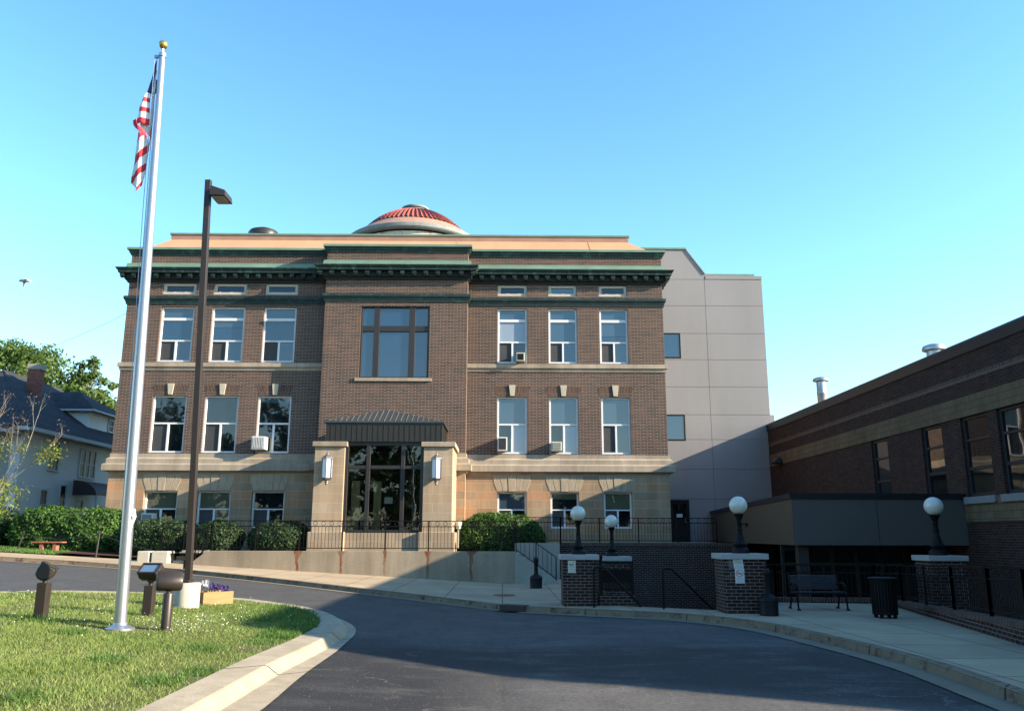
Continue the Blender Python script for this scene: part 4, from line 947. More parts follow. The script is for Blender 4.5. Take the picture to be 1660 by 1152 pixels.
lowp = thing('gate_panel', (2.8, 21.6, 0), 'black lattice gate panel on a low brick curb between two piers', 'gate')
MB().box(2.42, 3.32, 21.5, 21.75, -.3, .27).build('curb', 'brick_pier', lowp)
m = MB(); m.box(2.44, 3.3, 21.58, 21.64, 1.02, 1.07); m.box(2.44, 3.3, 21.59, 21.63, .36, .40); m.box(2.44, 3.3, 21.59, 21.63, .84, .87); m.box(2.44, 2.52, 21.57, 21.65, .27, 1.14); m.box(3.24, 3.30, 21.57, 21.65, .27, 1.07); m.sphere((2.48, 21.61, 1.18), .06, 12, 8)
m.build('frame', 'black_iron', lowp)
m = MB()
for i in range(16): x = 2.53+.7*i/15; m.box(x-.017, x+.017, 21.6, 21.62, .40, .84)
for i in range(5):
    cx_ = 2.60+.145*i; pts = [(cx_+.06*math.cos(q), 21.61, .945+.06*math.sin(q)) for q in np.linspace(0, 2*math.pi, 13)]; m.tube(pts, .01, 5, False)
m.box(2.53, 3.24, 21.625, 21.632, .55, .84)
m.build('lattice', 'black_iron', lowp)

# signs
def no_smoke(mb_red, mb_ink, x, y, z, r):
    pts = [(x+r*math.cos(q), y, z+r*math.sin(q)) for q in np.linspace(0, 2*math.pi, 25)]
    mb_red.tube(pts, r*.09, 5, False); mb_red.bar((x-r*.68, y, z+r*.68), (x+r*.68, y, z-r*.68), .002, r*.16)
    mb_ink.box(x-r*.7, x+r*.55, y-.002, y+.001, z-r*.16, z+r*.02)
yS = 21.25+.05-.012
t = thing('smoking_sign', (1.73, yS, .76), 'cream smoking area sign with arrow on the brick pier', 'sign')
MB().box(1.63, 1.82, yS, yS+.01, .80, 1.10).build('plate', 'sign_cream', t)
m = MB(); m.box(1.67, 1.78, yS-.003, yS-.001, 1.0, 1.012); m.add([(1.645, yS-.003, 1.006), (1.69, yS-.003, 1.024), (1.69, yS-.003, .988)], [(0, 1, 2)]); m.box(1.67, 1.785, yS-.003, yS-.001, .972, .984); m.tube([(1.75, yS-.002, 1.02), (1.765, yS-.002, 1.04), (1.75, yS-.002, 1.06), (1.76, yS-.002, 1.08)], .003, 5); m.build('symbol', 'ink', t)
m = MB(); text_into(m, 'SMOKING', .036, 1.725, yS-.002, .925); text_into(m, 'PERMITTED', .030, 1.725, yS-.002, .875); text_into(m, 'THIS AREA', .030, 1.725, yS-.002, .825); m.build('lettering', 'ink_green', t)
yS = 19.3+.05-.012
t = thing('no_smoking_sign', (5.36, yS, .70), 'white no smoking sign with red ring below two small plates on the wide pier', 'sign')
MB().box(5.26, 5.47, yS, yS+.01, .66, .985).build('plate', 'sign_white', t); MB().box(5.24, 5.46, yS-.004, yS+.008, .99, 1.09).build('plate', 'sign_white', t); MB().box(5.23, 5.45, yS, yS+.01, 1.095, 1.19).build('plate', 'sign_cream', t)
mr, mi_ = MB(), MB(); no_smoke(mr, mi_, 5.365, yS-.004, .88, .078); mr.build('red_ring', 'ink_red', t)
text_into(mi_, 'NO SMOKING', .030, 5.365, yS-.002, .755); text_into(mi_, 'BEYOND', .030, 5.365, yS-.002, .718); text_into(mi_, 'THIS POINT', .030, 5.365, yS-.002, .681); text_into(mi_, 'NOTICE', .026, 5.34, yS-.002, 1.155)
for z in (1.145-.012, 1.118): mi_.box(5.26, 5.42, yS-.003, yS-.001, z-.003, z+.003)
for z in (1.065, 1.04, 1.015): mi_.box(5.26, 5.44, yS-.006, yS-.0045, z-.002, z+.002)
mi_.build('lettering', 'ink', t)

# cigarette bins
def urn(x, y, label):
    t = thing('cigarette_bin', (x, y, gz(x)), label, 'ash bin', 'black cigarette bins')
    MB().lathe((x, y, gz(x)), [(.20, 0), (.205, .03), (.20, .05), (.205, .30), (.215, .31), (.215, .34), (.17, .40), (.085, .45), (.07, .47)], 28).build('bucket', 'black_plastic', t, smooth=True)
    MB().lathe((x, y, gz(x)), [(.068, .46), (.062, .84), (.085, .87), (.095, .91), (.085, .96), (.05, .99), (.02, 1.0)], 20).build('neck', 'black_plastic', t, smooth=True)
urn(1.12, 28.6, 'black cigarette bin in front of the concrete stair cheek')
urn(5.86, 18.95, 'black cigarette bin beside the wide pier with no smoking signs')

# low fence wall + fence on the right
def zt_(x, y): return max(.10, .12+(22.9-y)*.026)
lw = thing('low_brick_wall', (9, 17, 0), 'low brick wall with soldier coping along the shaded pavement edge', 'wall')
def low_wall(nm, mat, h0, h1, wd):
    m = MB(); P = FENCE_LINE; A = offset_line(P, -wd[0]); B = offset_line(P, -wd[1])
    for i in range(len(P)-1):
        z = [zt_(*P[i]), zt_(*P[i+1])]
        lo = [-2.0 if h0 is None else z[0]+h0, -2.0 if h0 is None else z[1]+h0]; hi = [z[0]+h1, z[1]+h1]
        a0, a1, b0, b1 = A[i], A[i+1], B[i], B[i+1]
        m.add([(*a0, lo[0]), (*a1, lo[1]), (*b1, lo[1]), (*b0, lo[0]), (*a0, hi[0]), (*a1, hi[1]), (*b1, hi[1]), (*b0, hi[0])], [(0, 1, 5, 4), (3, 2, 6, 7), (4, 5, 6, 7), (0, 3, 7, 4), (1, 2, 6, 5)])
    return m.build(nm, mat, lw)
low_wall('wall', 'brick_pier', None, -.10, (0., .25)); low_wall('coping', 'brick_soldier', -.099, 0., (-.015, .265))
mid = offset_line(FENCE_LINE, -.12)
railing('fence', mid, zt_, .84, 'black iron fence with ring frieze standing on the low brick wall', 'fence', bar_gap=.11, post_w=.05)

# bench and bin
def bench_iron(cx, cy):
    t = thing('slatted_bench', (cx, cy, 0), 'black slatted bench with iron ends beside the fence', 'bench')
    W = .60
    for i in range(7):
        z = .47+i*.048; y = cy+.20+i*.018; MB().box(cx-W, cx+W, y-.012, y+.012, z-.019, z+.019).build('back_slat', 'navy_bench', t, bevel=.005)
    for i in range(6):
        y = cy-.24+i*.075; MB().box(cx-W, cx+W, y-.032, y+.032, .40-.004*i, .425-.004*i).build('seat_slat', 'navy_bench', t, bevel=.005)
    for s in (-1, 1):
        x = cx+s*(W-.02); m = MB()
        m.tube([(x, cy-.30, 0), (x, cy-.27, .12), (x, cy-.23, .38), (x, cy-.27, .52), (x, cy-.2, .60), (x, cy+.05, .61), (x, cy+.22, .56)], .022, 8)
        m.tube([(x, cy+.30, 0), (x, cy+.2, .2), (x, cy+.18, .42), (x, cy+.31, .80)], .022, 8); m.tube([(x, cy-.24, .39), (x, cy+.19, .37)], .02, 8)
        m.tube([(x, cy-.1+.09*math.cos(q), .5+.07*math.sin(q)) for q in np.linspace(0, 5.6, 14)], .012, 6)
        m.box(x-.03, x+.03, cy-.36, cy-.26, 0, .03); m.box(x-.03, x+.03, cy+.26, cy+.36, 0, .03)
        m.build('bench_end', 'black_iron', t)
MT['navy_bench'] = plain('blue_black_slats', (.018, .022, .034), .35, .0, var=.15)
bench_iron(7.55, 20.55)
t = thing('litter_bin', (8.2, 18.45, 0), 'black slatted litter bin with flat lid standing before the fence', 'litter bin')
m = MB()
for k in range(26):
    a = 2*math.pi*k/26; m.bar((8.2+.25*math.cos(a), 18.45+.25*math.sin(a), .08), (8.2+.26*math.cos(a), 18.45+.26*math.sin(a), .80), .035, .012)
m.lathe((8.2, 18.45, 0), [(.25, .07), (.26, .10), (.25, .12)], 28); m.build('slatted_body', 'black_iron', t)
MB().lathe((8.2, 18.45, 0), [(.225, .09), (.225, .79)], 24).build('liner', 'black_plastic', t); MB().lathe((8.2, 18.45, .80), [(.29, 0), (.30, .015), (.29, .035), (.10, .05), (.10, .03)], 28).build('lid', 'black_iron', t, smooth=True)
m = MB()
for k in range(4): a = R_(45+90*k); m.box(8.2+.2*math.cos(a)-.03, 8.2+.2*math.cos(a)+.03, 18.45+.2*math.sin(a)-.03, 18.45+.2*math.sin(a)+.03, 0, .09)
m.build('feet_ring', 'black_iron', t)
for i, (x, y) in enumerate(((7.25, 22.45), (7.55, 22.4), (7.78, 22.42))):
    pass

# manhole and drain
m = MB().lathe((.0, 25.2, gz(0)+.003), [(.38, 0), (.38, .010), (.33, .012)], 32); tag(m.build('manhole_cover', 'manhole'), 'rust red manhole cover set in the pavement', 'manhole cover')
t = thing('storm_drain', (.22, 21.35, -.12), 'brown iron storm drain inlet in the kerb', 'drain'); ang = math.atan2(-.63, 1.)
M3 = Matrix.Rotation(ang, 3, 'Z')
MB().obox((.30, 21.50, -.05), .34, .16, .075, M=M3).build('curb_box', 'drain_iron', t, bevel=.015)
m = MB()
for i in range(7): m.obox(Vector((.30, 21.50, -.118)) + M3 @ Vector((-.27+.09*i, -.33, 0)), .018, .15, .008, M=M3)
m.build('grate', 'black_iron', t)

# ---------------------------------------------------------------- flagpole, flag, light pole
FB = Vector((-5.72, 13.07, .32)); FT = Vector((-5.955, 13.07, 9.80))
fp = thing('flagpole', FB, 'tall silver aluminium flagpole with gold ball on the grass island', 'flagpole')
MB().tube([FB.lerp(FT, k/6) for k in range(7)], [.088, .086, .083, .078, .070, .060, .050], 24).build('pole', 'aluminium', fp, smooth=True)
MB().lathe((FB.x, FB.y, .28), [(.21, 0), (.21, .05), (.15, .07), (.10, .10), (.09, .13)], 28).build('base_collar', 'aluminium', fp, smooth=True)
m = MB().tube([FT, FT+Vector((0, 0, .06))], [.062, .062], 16); m.tube([FT+Vector((0, 0, .06)), FT+Vector((-.005, 0, .2))], .018, 8); m.box(FT.x-.13, FT.x, FT.y-.02, FT.y+.02, FT.z-.02, FT.z+.03); m.build('truck', 'aluminium', fp)
MB().sphere((FT.x-.005, FT.y, FT.z+.235), .078, 24, 16).build('ball', 'gold', fp, smooth='all')
m = MB(); m.tube([FT+Vector((-.12, -.02, 0)), FT.lerp(FB, .3)+Vector((-.12, -.03, 0)), FT.lerp(FB, .55)+Vector((-.10, -.04, 0)), FT.lerp(FB, .87)+Vector((-.09, 0, 0))], .006, 6); m.tube([FT+Vector((-.10, .02, 0)), FT.lerp(FB, .87)+Vector((-.085, .02, 0))], .006, 6); m.build('halyard', 'rope', fp)
cz_ = FT.lerp(FB, .825); m = MB(); m.tube([cz_+Vector((.085, -.02, .10)), cz_+Vector((.10, -.03, -.02)), cz_+Vector((.085, -.02, -.12))], [.02, .035, .015], 8); m.tube([cz_+Vector((.09, -.03, -.05)), cz_+Vector((.075, -.04, -.24))], [.02, .008], 6); m.build('rope_coil', 'petal_white', fp)

# the flag hangs limp: coloured bands on a draped sheet
fl = MB()
def fpt(zx, zy, dy=0.):
    x, z = atY(200+zx/4.8, 80+zy/4.8, 13.07)
    return (x, 13.07+dy+.030*math.sin(zx*.06+zy*.004)+.006*math.sin(zx*.17+1.), z)
def band(pl, pr_, mi, n=6, dy=0., rows=3):
    dy *= 2.2
    """surface between two polylines with the same number of points"""
    fl.cm = mi
    for (l0, r0), (l1, r1) in zip(zip(pl[:-1], pr_[:-1]), zip(pl[1:], pr_[1:])):
        for j in range(rows):
            for i in range(n):
                q = []
                for a, b in ((i, j), (i+1, j), (i+1, j+1), (i, j+1)):
                    s, tt = a/n, b/rows
                    L = (l0[0]+(l1[0]-l0[0])*tt, l0[1]+(l1[1]-l0[1])*tt); Rr = (r0[0]+(r1[0]-r0[0])*tt, r0[1]+(r1[1]-r0[1])*tt)
                    q.append(fpt(L[0]+(Rr[0]-L[0])*s, L[1]+(Rr[1]-L[1])*s, dy))
                fl.quad(*q)
Bl, Wh, Rd = 0, 1, 2
band([(254, 96), (232, 160), (208, 250), (184, 335)], [(264, 92), (256, 160), (240, 260), (212, 345)], Bl)
band([(256, 160), (240, 260), (212, 345)], [(262, 160), (250, 260), (238, 345)], Wh, 3, .01)
band([(250, 230), (240, 345)], [(258, 230), (252, 335)], Bl, 2, .02)
band([(212, 345), (204, 420), (200, 500), (196, 585)], [(240, 345), (232, 420), (226, 510), (214, 602)], Wh, 4, .02)
for i, (l0, l1, r0, r1, c) in enumerate((((184, 335), (166, 376), (213, 345), (206, 378), Wh), ((166, 376), (150, 412), (206, 378), (204, 412), Rd), ((150, 412), (130, 452), (204, 412), (203, 455), Wh), ((130, 452), (122, 488), (203, 455), (201, 490), Rd), ((122, 488), (106, 532), (201, 490), (198, 540), Wh), ((106, 532), (92, 572), (198, 540), (197, 588), Rd))): band([l0, l1], [r0, r1], c)
band([(92, 572), (94, 606), (118, 640), (160, 672), (188, 706)], [(120, 560), (122, 590), (146, 622), (182, 655), (200, 700)], Rd, 4, -.05)
band([(118, 562), (122, 590), (146, 622), (178, 652)], [(198, 584), (200, 610), (204, 640), (206, 668)], Wh, 5, .03)
band([(214, 600), (208, 650), (206, 690), (196, 740)], [(226, 606), (216, 650), (211, 700), (200, 750)], Rd, 2, .0)
lowL = [(122, 645), (106, 735), (92, 800), (78, 880), (66, 940), (54, 1034)]
band([(122, 645), (106, 732)], [(160, 668), (122, 700)], Rd)
band([(106, 732), (96, 800), (86, 838)], [(160, 668), (190, 706), (190, 735)], Wh, 6)
band([(86, 838), (78, 885), (72, 912)], [(192, 712), (194, 770), (190, 792)], Rd)
band([(72, 912), (64, 960), (58, 990)], [(190, 792), (182, 850), (178, 872)], Wh)
band([(58, 990), (54, 1034), (60, 1042)], [(178, 872), (176, 905), (172, 930)], Rd)
band([(60, 1042), (82, 1062), (104, 1086)], [(172, 930), (160, 985), (150, 1016)], Wh)
band([(104, 1086), (103, 1108)], [(150, 1016), (142, 1062)], Rd)
FLAG_MERGE = True
fo = fl.build('flag', ['flag_blue', 'flag_white', 'flag_red'], smooth='all'); bmf = bmesh.new(); bmf.from_mesh(fo.data); bmesh.ops.remove_doubles(bmf, verts=bmf.verts, dist=.0008); bmesh.ops.recalc_face_normals(bmf, faces=bmf.faces); bmf.to_mesh(fo.data); bmf.free()
tag(fo, 'limp stars and stripes flag hanging against the silver pole', 'flag')
sm = fo.modifiers.new('cloth_thickness', 'SOLIDIFY'); sm.thickness = .006

LB = Vector((-6.1, 16.75, .35)); LT = Vector((-6.37, 16.75, 9.15))
lp = thing('light_pole', LB, 'square dark bronze parking lot light pole on a white concrete base', 'lamp post')
MB().lathe((LB.x, LB.y, .25), [(.235, 0), (.235, .52), (.225, .54)], 32).build('footing', 'base_conc', lp, smooth=True)
MB().bar((LB.x, LB.y, .79), LT, .122).build('post', 'bronze_pole', lp, bevel=.01)
MB().box(LB.x-.1, LB.x+.06, LB.y-.15, LB.y+.15, .79, .84).build('base_plate', 'bronze_pole', lp)
MB().box(-6.19, -6.14, 16.655, 16.67, 1.05, 1.22).build('hand_hole', 'black_plastic', lp, bevel=.01)
mm4 = Matrix.Rotation(R_(-14), 3, 'Y') @ Matrix.Rotation(R_(0), 3, 'Z')
MB().obox((-6.29, 16.75, 8.87), .06, .05, .05).build('arm', 'bronze_pole', lp)
hd = MB(); hx0, hx1 = -6.24, -5.90
hd.add([(hx0, 16.5, 8.72), (hx1, 16.5, 8.70), (hx1, 17.0, 8.70), (hx0, 17.0, 8.72), (hx0, 16.52, 8.95), (hx1-.02, 16.52, 8.84), (hx1-.02, 16.98, 8.84), (hx0, 16.98, 8.95)], [(0, 3, 2, 1), (4, 5, 6, 7), (0, 1, 5, 4), (1, 2, 6, 5), (2, 3, 7, 6), (3, 0, 4, 7)])
hdo = hd.build('lamp_head', 'bronze_pole', lp, bevel=.012)
MB().box(hx0+.04, hx1-.04, 16.54, 16.96, 8.69, 8.699).build('lens', 'cream_plastic', hdo)

# ground floodlights
def flood(x, y, zg, h, zh, yaw, tilt, rnd, label, lens=True):
    t = thing('ground_floodlight', (x, y, zg), label, 'floodlight', 'bronze floodlights round the flagpole')
    if rnd: MB().lathe((x, y, zg-.05), [(.075, 0), (.075, h+.05), (.07, h+.06)], 20).build('post', 'bronze_pole', t, smooth=True)
    else: MB().box(x-.08, x+.08, y-.08, y+.08, zg-.05, zg+h).build('post', 'bronze_pole', t, bevel=.012)
    m = MB(); m.lathe((x, y, zg+h), [(.035, 0), (.035, .05), (.06, .06), (.06, .10), (.04, .12)], 14); m.build('knuckle', 'bronze_pole', t, smooth=True)
    M = Matrix.Rotation(yaw, 3, 'Z') @ Matrix.Rotation(tilt, 3, 'X'); c = Vector((x, y, zh))
    # half-barrel: outline in (depth, height), drawn out along local X; the lens looks along local -Y
    pr_ = [(-.10, -.14), (.02, -.15), (.10, -.11), (.145, -.03), (.145, .04), (.10, .11), (.02, .145), (-.10, .14)]
    pr_ = [(a*.92, b*.90) for a, b in pr_]; W = .188; hb = MB(); k = len(pr_)
    rings = [(-W, .86), (-W+.035, 1.), (W-.035, 1.), (W, .86)]
    vs = []
    for xx, s in rings: vs += [c + M @ Vector((xx, a*s if a > 0 else a, b*s)) for a, b in pr_]
    fs = [tuple(range(k)), tuple(reversed(range(3*k, 4*k)))]
    for r in range(3): fs += [(r*k+i, r*k+(i+1) % k, (r+1)*k+(i+1) % k, (r+1)*k+i) for i in range(k)]
    hb.add(vs, fs); ho = hb.build('housing', 'bronze_pole', t, smooth=True, bevel=.008)
    fr = MB()
    for a, b, c_, d in ((-.178, .178, .092, .122), (-.178, .178, -.122, -.092), (-.178, -.15, -.092, .092), (.15, .178, -.092, .092)):
        fr.obox(c + M @ Vector(((a+b)/2, -.104, (c_+d)/2)), (b-a)/2, .014, (d-c_)/2, M=M)
    fr.build('lens_frame', 'bronze_pole', ho)
    MB().obox(c + M @ Vector((0, -.096, 0)), .15, .006, .092, M=M).build('lens', 'lens', ho)
flood(-7.22, 13.64, .40, .55, 1.12, R_(112), R_(-62), False, 'bronze floodlight alone on the left of the flagpole')
flood(-6.08, 14.93, .34, .50, 1.05, R_(-10), R_(-48), False, 'bronze floodlight showing its blue lens right of the flagpole')
flood(-5.11, 13.25, .28, .53, .985, R_(205), R_(-42), True, 'bronze floodlight on a round post seen from behind')

# planter
t = thing('planter_box', (-5.98, 17.75, .33), 'orange wooden planter box on the island grass by the light pole', 'planter')
M3 = Matrix.Rotation(R_(48), 3, 'Z'); c = Vector((-5.93, 17.75, .44))
for dx, dy, hx, hy in ((0, -.2, .33, .015), (0, .2, .33, .015), (-.315, 0, .015, .184), (.315, 0, .015, .184)):
    MB().obox(c + M3 @ Vector((dx, dy, 0)), hx, hy, .125, M=M3).build('side_board', 'wood_box', t)
MB().obox(c + Vector((0, 0, .07)), .295, .18, .02, M=M3).build('soil_fill', 'soil', t)
def flower(k, mat, label, dx, dy, h):
    t = thing('pansy', (c.x+dx, c.y+dy, .52), label, 'flower', 'pansies in the wooden planter')
    m = MB(); rr = random.Random(k)
    for i in range(6):
        p = Vector((c.x+dx+rr.uniform(-.08, .08), c.y+dy+rr.uniform(-.06, .06), .55+h+rr.uniform(0, .10)))
        for q in range(5):
            a = 2*math.pi*q/5; u = Vector((math.cos(a), -.2, math.sin(a))); v = Vector((-math.sin(a), .1, math.cos(a)))
            m.quad(p, p+u*.03+v*.022, p+u*.052, p+u*.03-v*.022)
    m.build('petals', mat, t, clean=False)
    m = MB()
    for i in range(40):
        p = Vector((c.x+dx+rr.uniform(-.1, .1), c.y+dy+rr.uniform(-.08, .08), .53+rr.uniform(0, .10+h))); a = rr.uniform(0, 6.3)
        u = Vector((math.cos(a), math.sin(a), .4))*.035; v = Vector((-math.sin(a), math.cos(a), .2))*.014
        m.quad(p-u, p+v, p+u, p-v)
    m.build('leaves', 'leaf_bush', t, clean=False)
flower(1, 'petal_white', 'white pansies in the planter beside the light pole base', -.14, -.06, .12)
flower(2, 'petal_purple', 'dark purple pansies near the right end of the planter', .16, .05, .03)
flower(3, 'petal_purple', 'purple pansies in the middle of the planter beside the white ones', .02, .0, .06)

# ---------------------------------------------------------------- foliage
def leaf_cloud(pts, nrm, size, jitter=.9, aspect=.55):
    """one leaf-sized quad at each point, loosely facing nrm"""
    n = len(pts); N = nrm + rng.normal(0, jitter, (n, 3)); N /= np.linalg.norm(N, axis=1)[:, None]
    T = np.cross(N, rng.normal(0, 1, (n, 3))); T /= np.linalg.norm(T, axis=1)[:, None]; B = np.cross(N, T)
    s = size*rng.uniform(.6, 1.35, (n, 1))
    V = np.empty((n, 4, 3)); V[:, 0] = pts-T*s; V[:, 1] = pts+B*s*aspect; V[:, 2] = pts+T*s; V[:, 3] = pts-B*s*aspect
    return V.reshape(-1, 3)
def quads_object(name, V, mat, parent=None, k=4):
    org = np.array(WL[parent]) if parent is not None else np.array([*((V.min(0)+V.max(0))/2)[:2], V[:, 2].min()])
    me = bpy.data.meshes.new(name); n = len(V)//k
    me.vertices.add(n*k); me.vertices.foreach_set('co', (V-org).astype(np.float32).ravel())
    me.loops.add(n*k); me.loops.foreach_set('vertex_index', np.arange(n*k, dtype=np.int32))
    me.polygons.add(n); me.polygons.foreach_set('loop_start', np.arange(0, n*k, k, dtype=np.int32))
    try: me.polygons.foreach_set('loop_total', np.full(n, k, dtype=np.int32))
    except Exception: pass
    me.materials.append(MT[mat]); me.update(calc_edges=True); me.validate()
    o = bpy.data.objects.new(name, me); COL.objects.link(o)
    if parent is not None: o.parent = parent
    else: o.location = org.tolist()
    WL[o] = tuple(org); return o
def lump(p, seed, f=1.):
    a = p*f; return (np.sin(a[:, 0]*2.3+seed)*np.cos(a[:, 1]*2.9+seed*1.7)+np.sin(a[:, 2]*3.1+seed*.6+a[:, 0]*1.3)+.6*np.sin(a[:, 0]*5.7+a[:, 2]*4.9+seed))/2.6
def shrub(name, x0, x1, y0, y1, z0, z1, label, cat, mat='leaf_bush', n=6000, leaf=.05, pw=2.6, group=None, rough=.07, seed=1., core=.93):
    t = thing(name, ((x0+x1)/2, (y0+y1)/2, z0), label, cat, group)
    c = np.array([(x0+x1)/2, (y0+y1)/2, z0+(z1-z0)*.42]); h = np.array([(x1-x0)/2, (y1-y0)/2, (z1-z0)*.58])
    d = rng.normal(0, 1, (n*2, 3)); d /= np.linalg.norm(d, axis=1)[:, None]
    r = (np.abs(d)**pw).sum(1)**(-1/pw); P = d*r[:, None]
    P = P[P[:, 2] > -.72][:n]
    nr = np.sign(P)*np.abs(P)**(pw-1)/h; nr /= np.linalg.norm(nr, axis=1)[:, None]
    W = c + P*h; off = rough*lump(W, seed, 1.6)*1.3 + rng.normal(0, rough*.45, len(W)) - .03; W = W + nr*off[:, None]
    V = leaf_cloud(W, nr, leaf, .75)
    quads_object('foliage', V, mat, t)
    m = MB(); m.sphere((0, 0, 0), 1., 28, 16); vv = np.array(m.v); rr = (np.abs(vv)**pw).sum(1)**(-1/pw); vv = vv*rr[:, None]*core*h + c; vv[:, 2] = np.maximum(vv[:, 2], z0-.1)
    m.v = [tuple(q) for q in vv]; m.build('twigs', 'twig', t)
    return t
shrub('clipped_bush', -15.5, -12.2, 33.6, 36., .95, 2.28, 'clipped dark green bush behind the flagpole and short railing', 'bush', 'leaf_bush', 9000, .05, 3.2, 'clipped bushes along the brick hall', seed=2.)
shrub('clipped_bush', -12.45, -10.45, 33.2, 35.4, 1.0, 2.2, 'clipped dark green bush just right of the bronze light pole', 'bush', 'leaf_bush', 6500, .05, 2.4, 'clipped bushes along the brick hall', seed=3.)
shrub('clipped_bush', -10.2, -7.75, 33.2, 35.6, 1.0, 2.23, 'domed dark green bush left of the porch pillar behind the railing', 'bush', 'leaf_bush', 7500, .05, 2.3, 'clipped bushes along the brick hall', seed=4.)
shrub('clipped_bush', -1.98, 1.72, 35.05, 36.75, 1.0, 2.60, 'broad sunlit green bush right of the porch at the stair top', 'bush', 'leaf_hedge', 12000, .055, 2.6, 'clipped bushes along the brick hall', rough=.09, seed=5.)
shrub('hedge', -20.6, -16.1, 35.2, 37.6, .95, 2.74, 'large bright green clipped hedge behind the red bench', 'hedge', 'leaf_hedge', 22000, .06, 4.0, None, .14, seed=6.)
shrub('overgrown_shrub', -26.5, -20.9, 35.0, 38.5, 1.0, 2.7, 'dark ragged shrub left of the clipped hedge', 'bush', 'leaf_bush', 16000, .07, 2.6, None, .3, seed=8.)

shrub('leafy_shrub', -25., -21.3, 35.2, 37.6, 1.0, 4.3, 'loose yellow green shrub at the left edge in front of the white house', 'bush', 'leaf_lime', 5200, .075, 2.2, None, .55, seed=9., core=.3)

def tree(name, x, y, z0, h, crown_r, crown_z, label, mat, leaf, n, trunk_r=.25, seed=0, cz_sq=.8, group=None, n_cl=46, bark='bark'):
    t = thing(name, (x, y, z0), label, 'tree', group); rr = random.Random(seed)
    m = MB(); top = Vector((x, y, z0+h)); cc = Vector((x, y, z0+crown_z))
    m.tube([(x, y, z0-.2), (x+.1, y, z0+h*.25), (x-.05, y, z0+h*.5), (x+.05, y, z0+h*.8)], [trunk_r*1.25, trunk_r, trunk_r*.7, trunk_r*.25], 10)
    cl = []
    for i in range(n_cl):
        while True:
            d = Vector((rr.uniform(-1, 1), rr.uniform(-1, 1), rr.uniform(-1, 1)))
            if .25 < d.length < 1: break
        p = cc + Vector((d.x*crown_r, d.y*crown_r, d.z*crown_r*cz_sq)); cl.append((p, crown_r*rr.uniform(.16, .30)))
        if i < 18:
            b0 = Vector((x, y, z0+h*rr.uniform(.25, .6))); mid_ = b0.lerp(p, .5)+Vector((0, 0, .06*h))
            m.tube([b0, mid_, p], [trunk_r*.42, trunk_r*.24, trunk_r*.06], 6)
    m.build('trunk', bark, t, smooth=True)
    per = n//len(cl); P = []; Nn = []
    for p, r in cl:
        d = rng.normal(0, 1, (per, 3)); d /= np.linalg.norm(d, axis=1)[:, None]; q = np.array(p)+d*r*np.array([1.15, 1.15, .8])*rng.uniform(.35, 1.1, (per, 1))
        P.append(q); Nn.append(d)
    quads_object('crown', leaf_cloud(np.concatenate(P), np.concatenate(Nn)+np.array([0, 0, .3]), leaf, .9), mat, t); return t
tree('broadleaf_tree', -46.5, 78., 1.5, 17.5, 7.2, 12.6, 'tall leafy tree rising behind the house chimney at the frame edge', 'leaf_tree', .2, 24000, .35, 11, group='trees behind the white house')
tree('broadleaf_tree', -40.6, 74., 1.5, 16., 5.2, 11.4, 'rounded leafy tree behind the house ridge right of the chimney', 'leaf_tree', .18, 17000, .3, 12, group='trees behind the white house')
tree('broadleaf_tree', -36.2, 70., 1.5, 14., 3.0, 10.6, 'smaller leafy tree peeking out beside the brick hall corner', 'leaf_tree', .17, 5200, .25, 13, group='trees behind the white house')
tree('broadleaf_tree', -37., 74., 1.5, 15.5, 2.2, 13.9, 'thin topped tree whose sprig touches the brick hall edge', 'leaf_tree', .17, 1800, .2, 14, group='trees behind the white house', n_cl=14)
# trees across the street behind the viewer; they show as reflections in the lower windows
for k, (x, y, hh, cr_, s_) in enumerate(((-34., -14., 15., 7.5, 21), (-24., -20., 17., 8.5, 22), (-14., -26., 13., 7., 23), (-46., -10., 16., 8., 24), (0., -34., 8.5, 6.5, 25), (14., -36., 8., 7., 26), (29., -34., 9., 7.5, 27))):
    tree('street_tree', x, y, 0., hh, cr_, hh*.6, ['dense dark tree across the street, furthest but one along the row', 'tallest dark tree across the street behind the viewer', 'shorter dark tree across the street nearest the wing', 'last dark tree of the row across the street', 'low spreading tree straight behind the viewer', 'low spreading tree behind the viewer towards the wing', 'low spreading tree farthest towards the sun'][k], 'leaf_dark', .34, 7000, .4, s_, group='street trees seen in the window glass')

# young bare-twigged tree in front of the house
t = thing('young_tree', (-22.6, 35., 1.2), 'thin pale leaning tree with bare twigs and sparse yellow green leaves', 'tree')
m = MB(); tips = []
def limb(p, d, L, r, depth, rr):
    p = Vector(p); d = Vector(d).normalized(); pts = [p]; 
    for i in range(4):
        d = (d+Vector((rr.uniform(-.10, .10), rr.uniform(-.08, .08), rr.uniform(-.02, .10)))).normalized(); pts.append(pts[-1]+d*L/4)
    m.tube(pts, [r*(1-.18*i) for i in range(5)], 6)
    tips.append((pts[-1], depth))
    if depth > 0:
        for i in range(3 if depth > 1 else 4):
            q = pts[rr.randint(2, 4)]; dd = (d+Vector((rr.uniform(-.6, .6), rr.uniform(-.4, .4), rr.uniform(-.2, .6)))).normalized(); limb(q, dd, L*rr.uniform(.4, .62), r*.5, depth-1, rr)
rr = random.Random(5)
limb((-22.3, 35., 1.1), (.62, 0, .95), 4.2, .055, 3, rr); limb((-22.9, 34.7, 1.1), (.42, .05, 1.1), 4.6, .06, 3, rr); limb((-23.6, 35.2, 1.1), (.5, 0, 1.), 3.8, .05, 3, rr)
m.build('trunk', 'bark_pale', t, smooth=True)
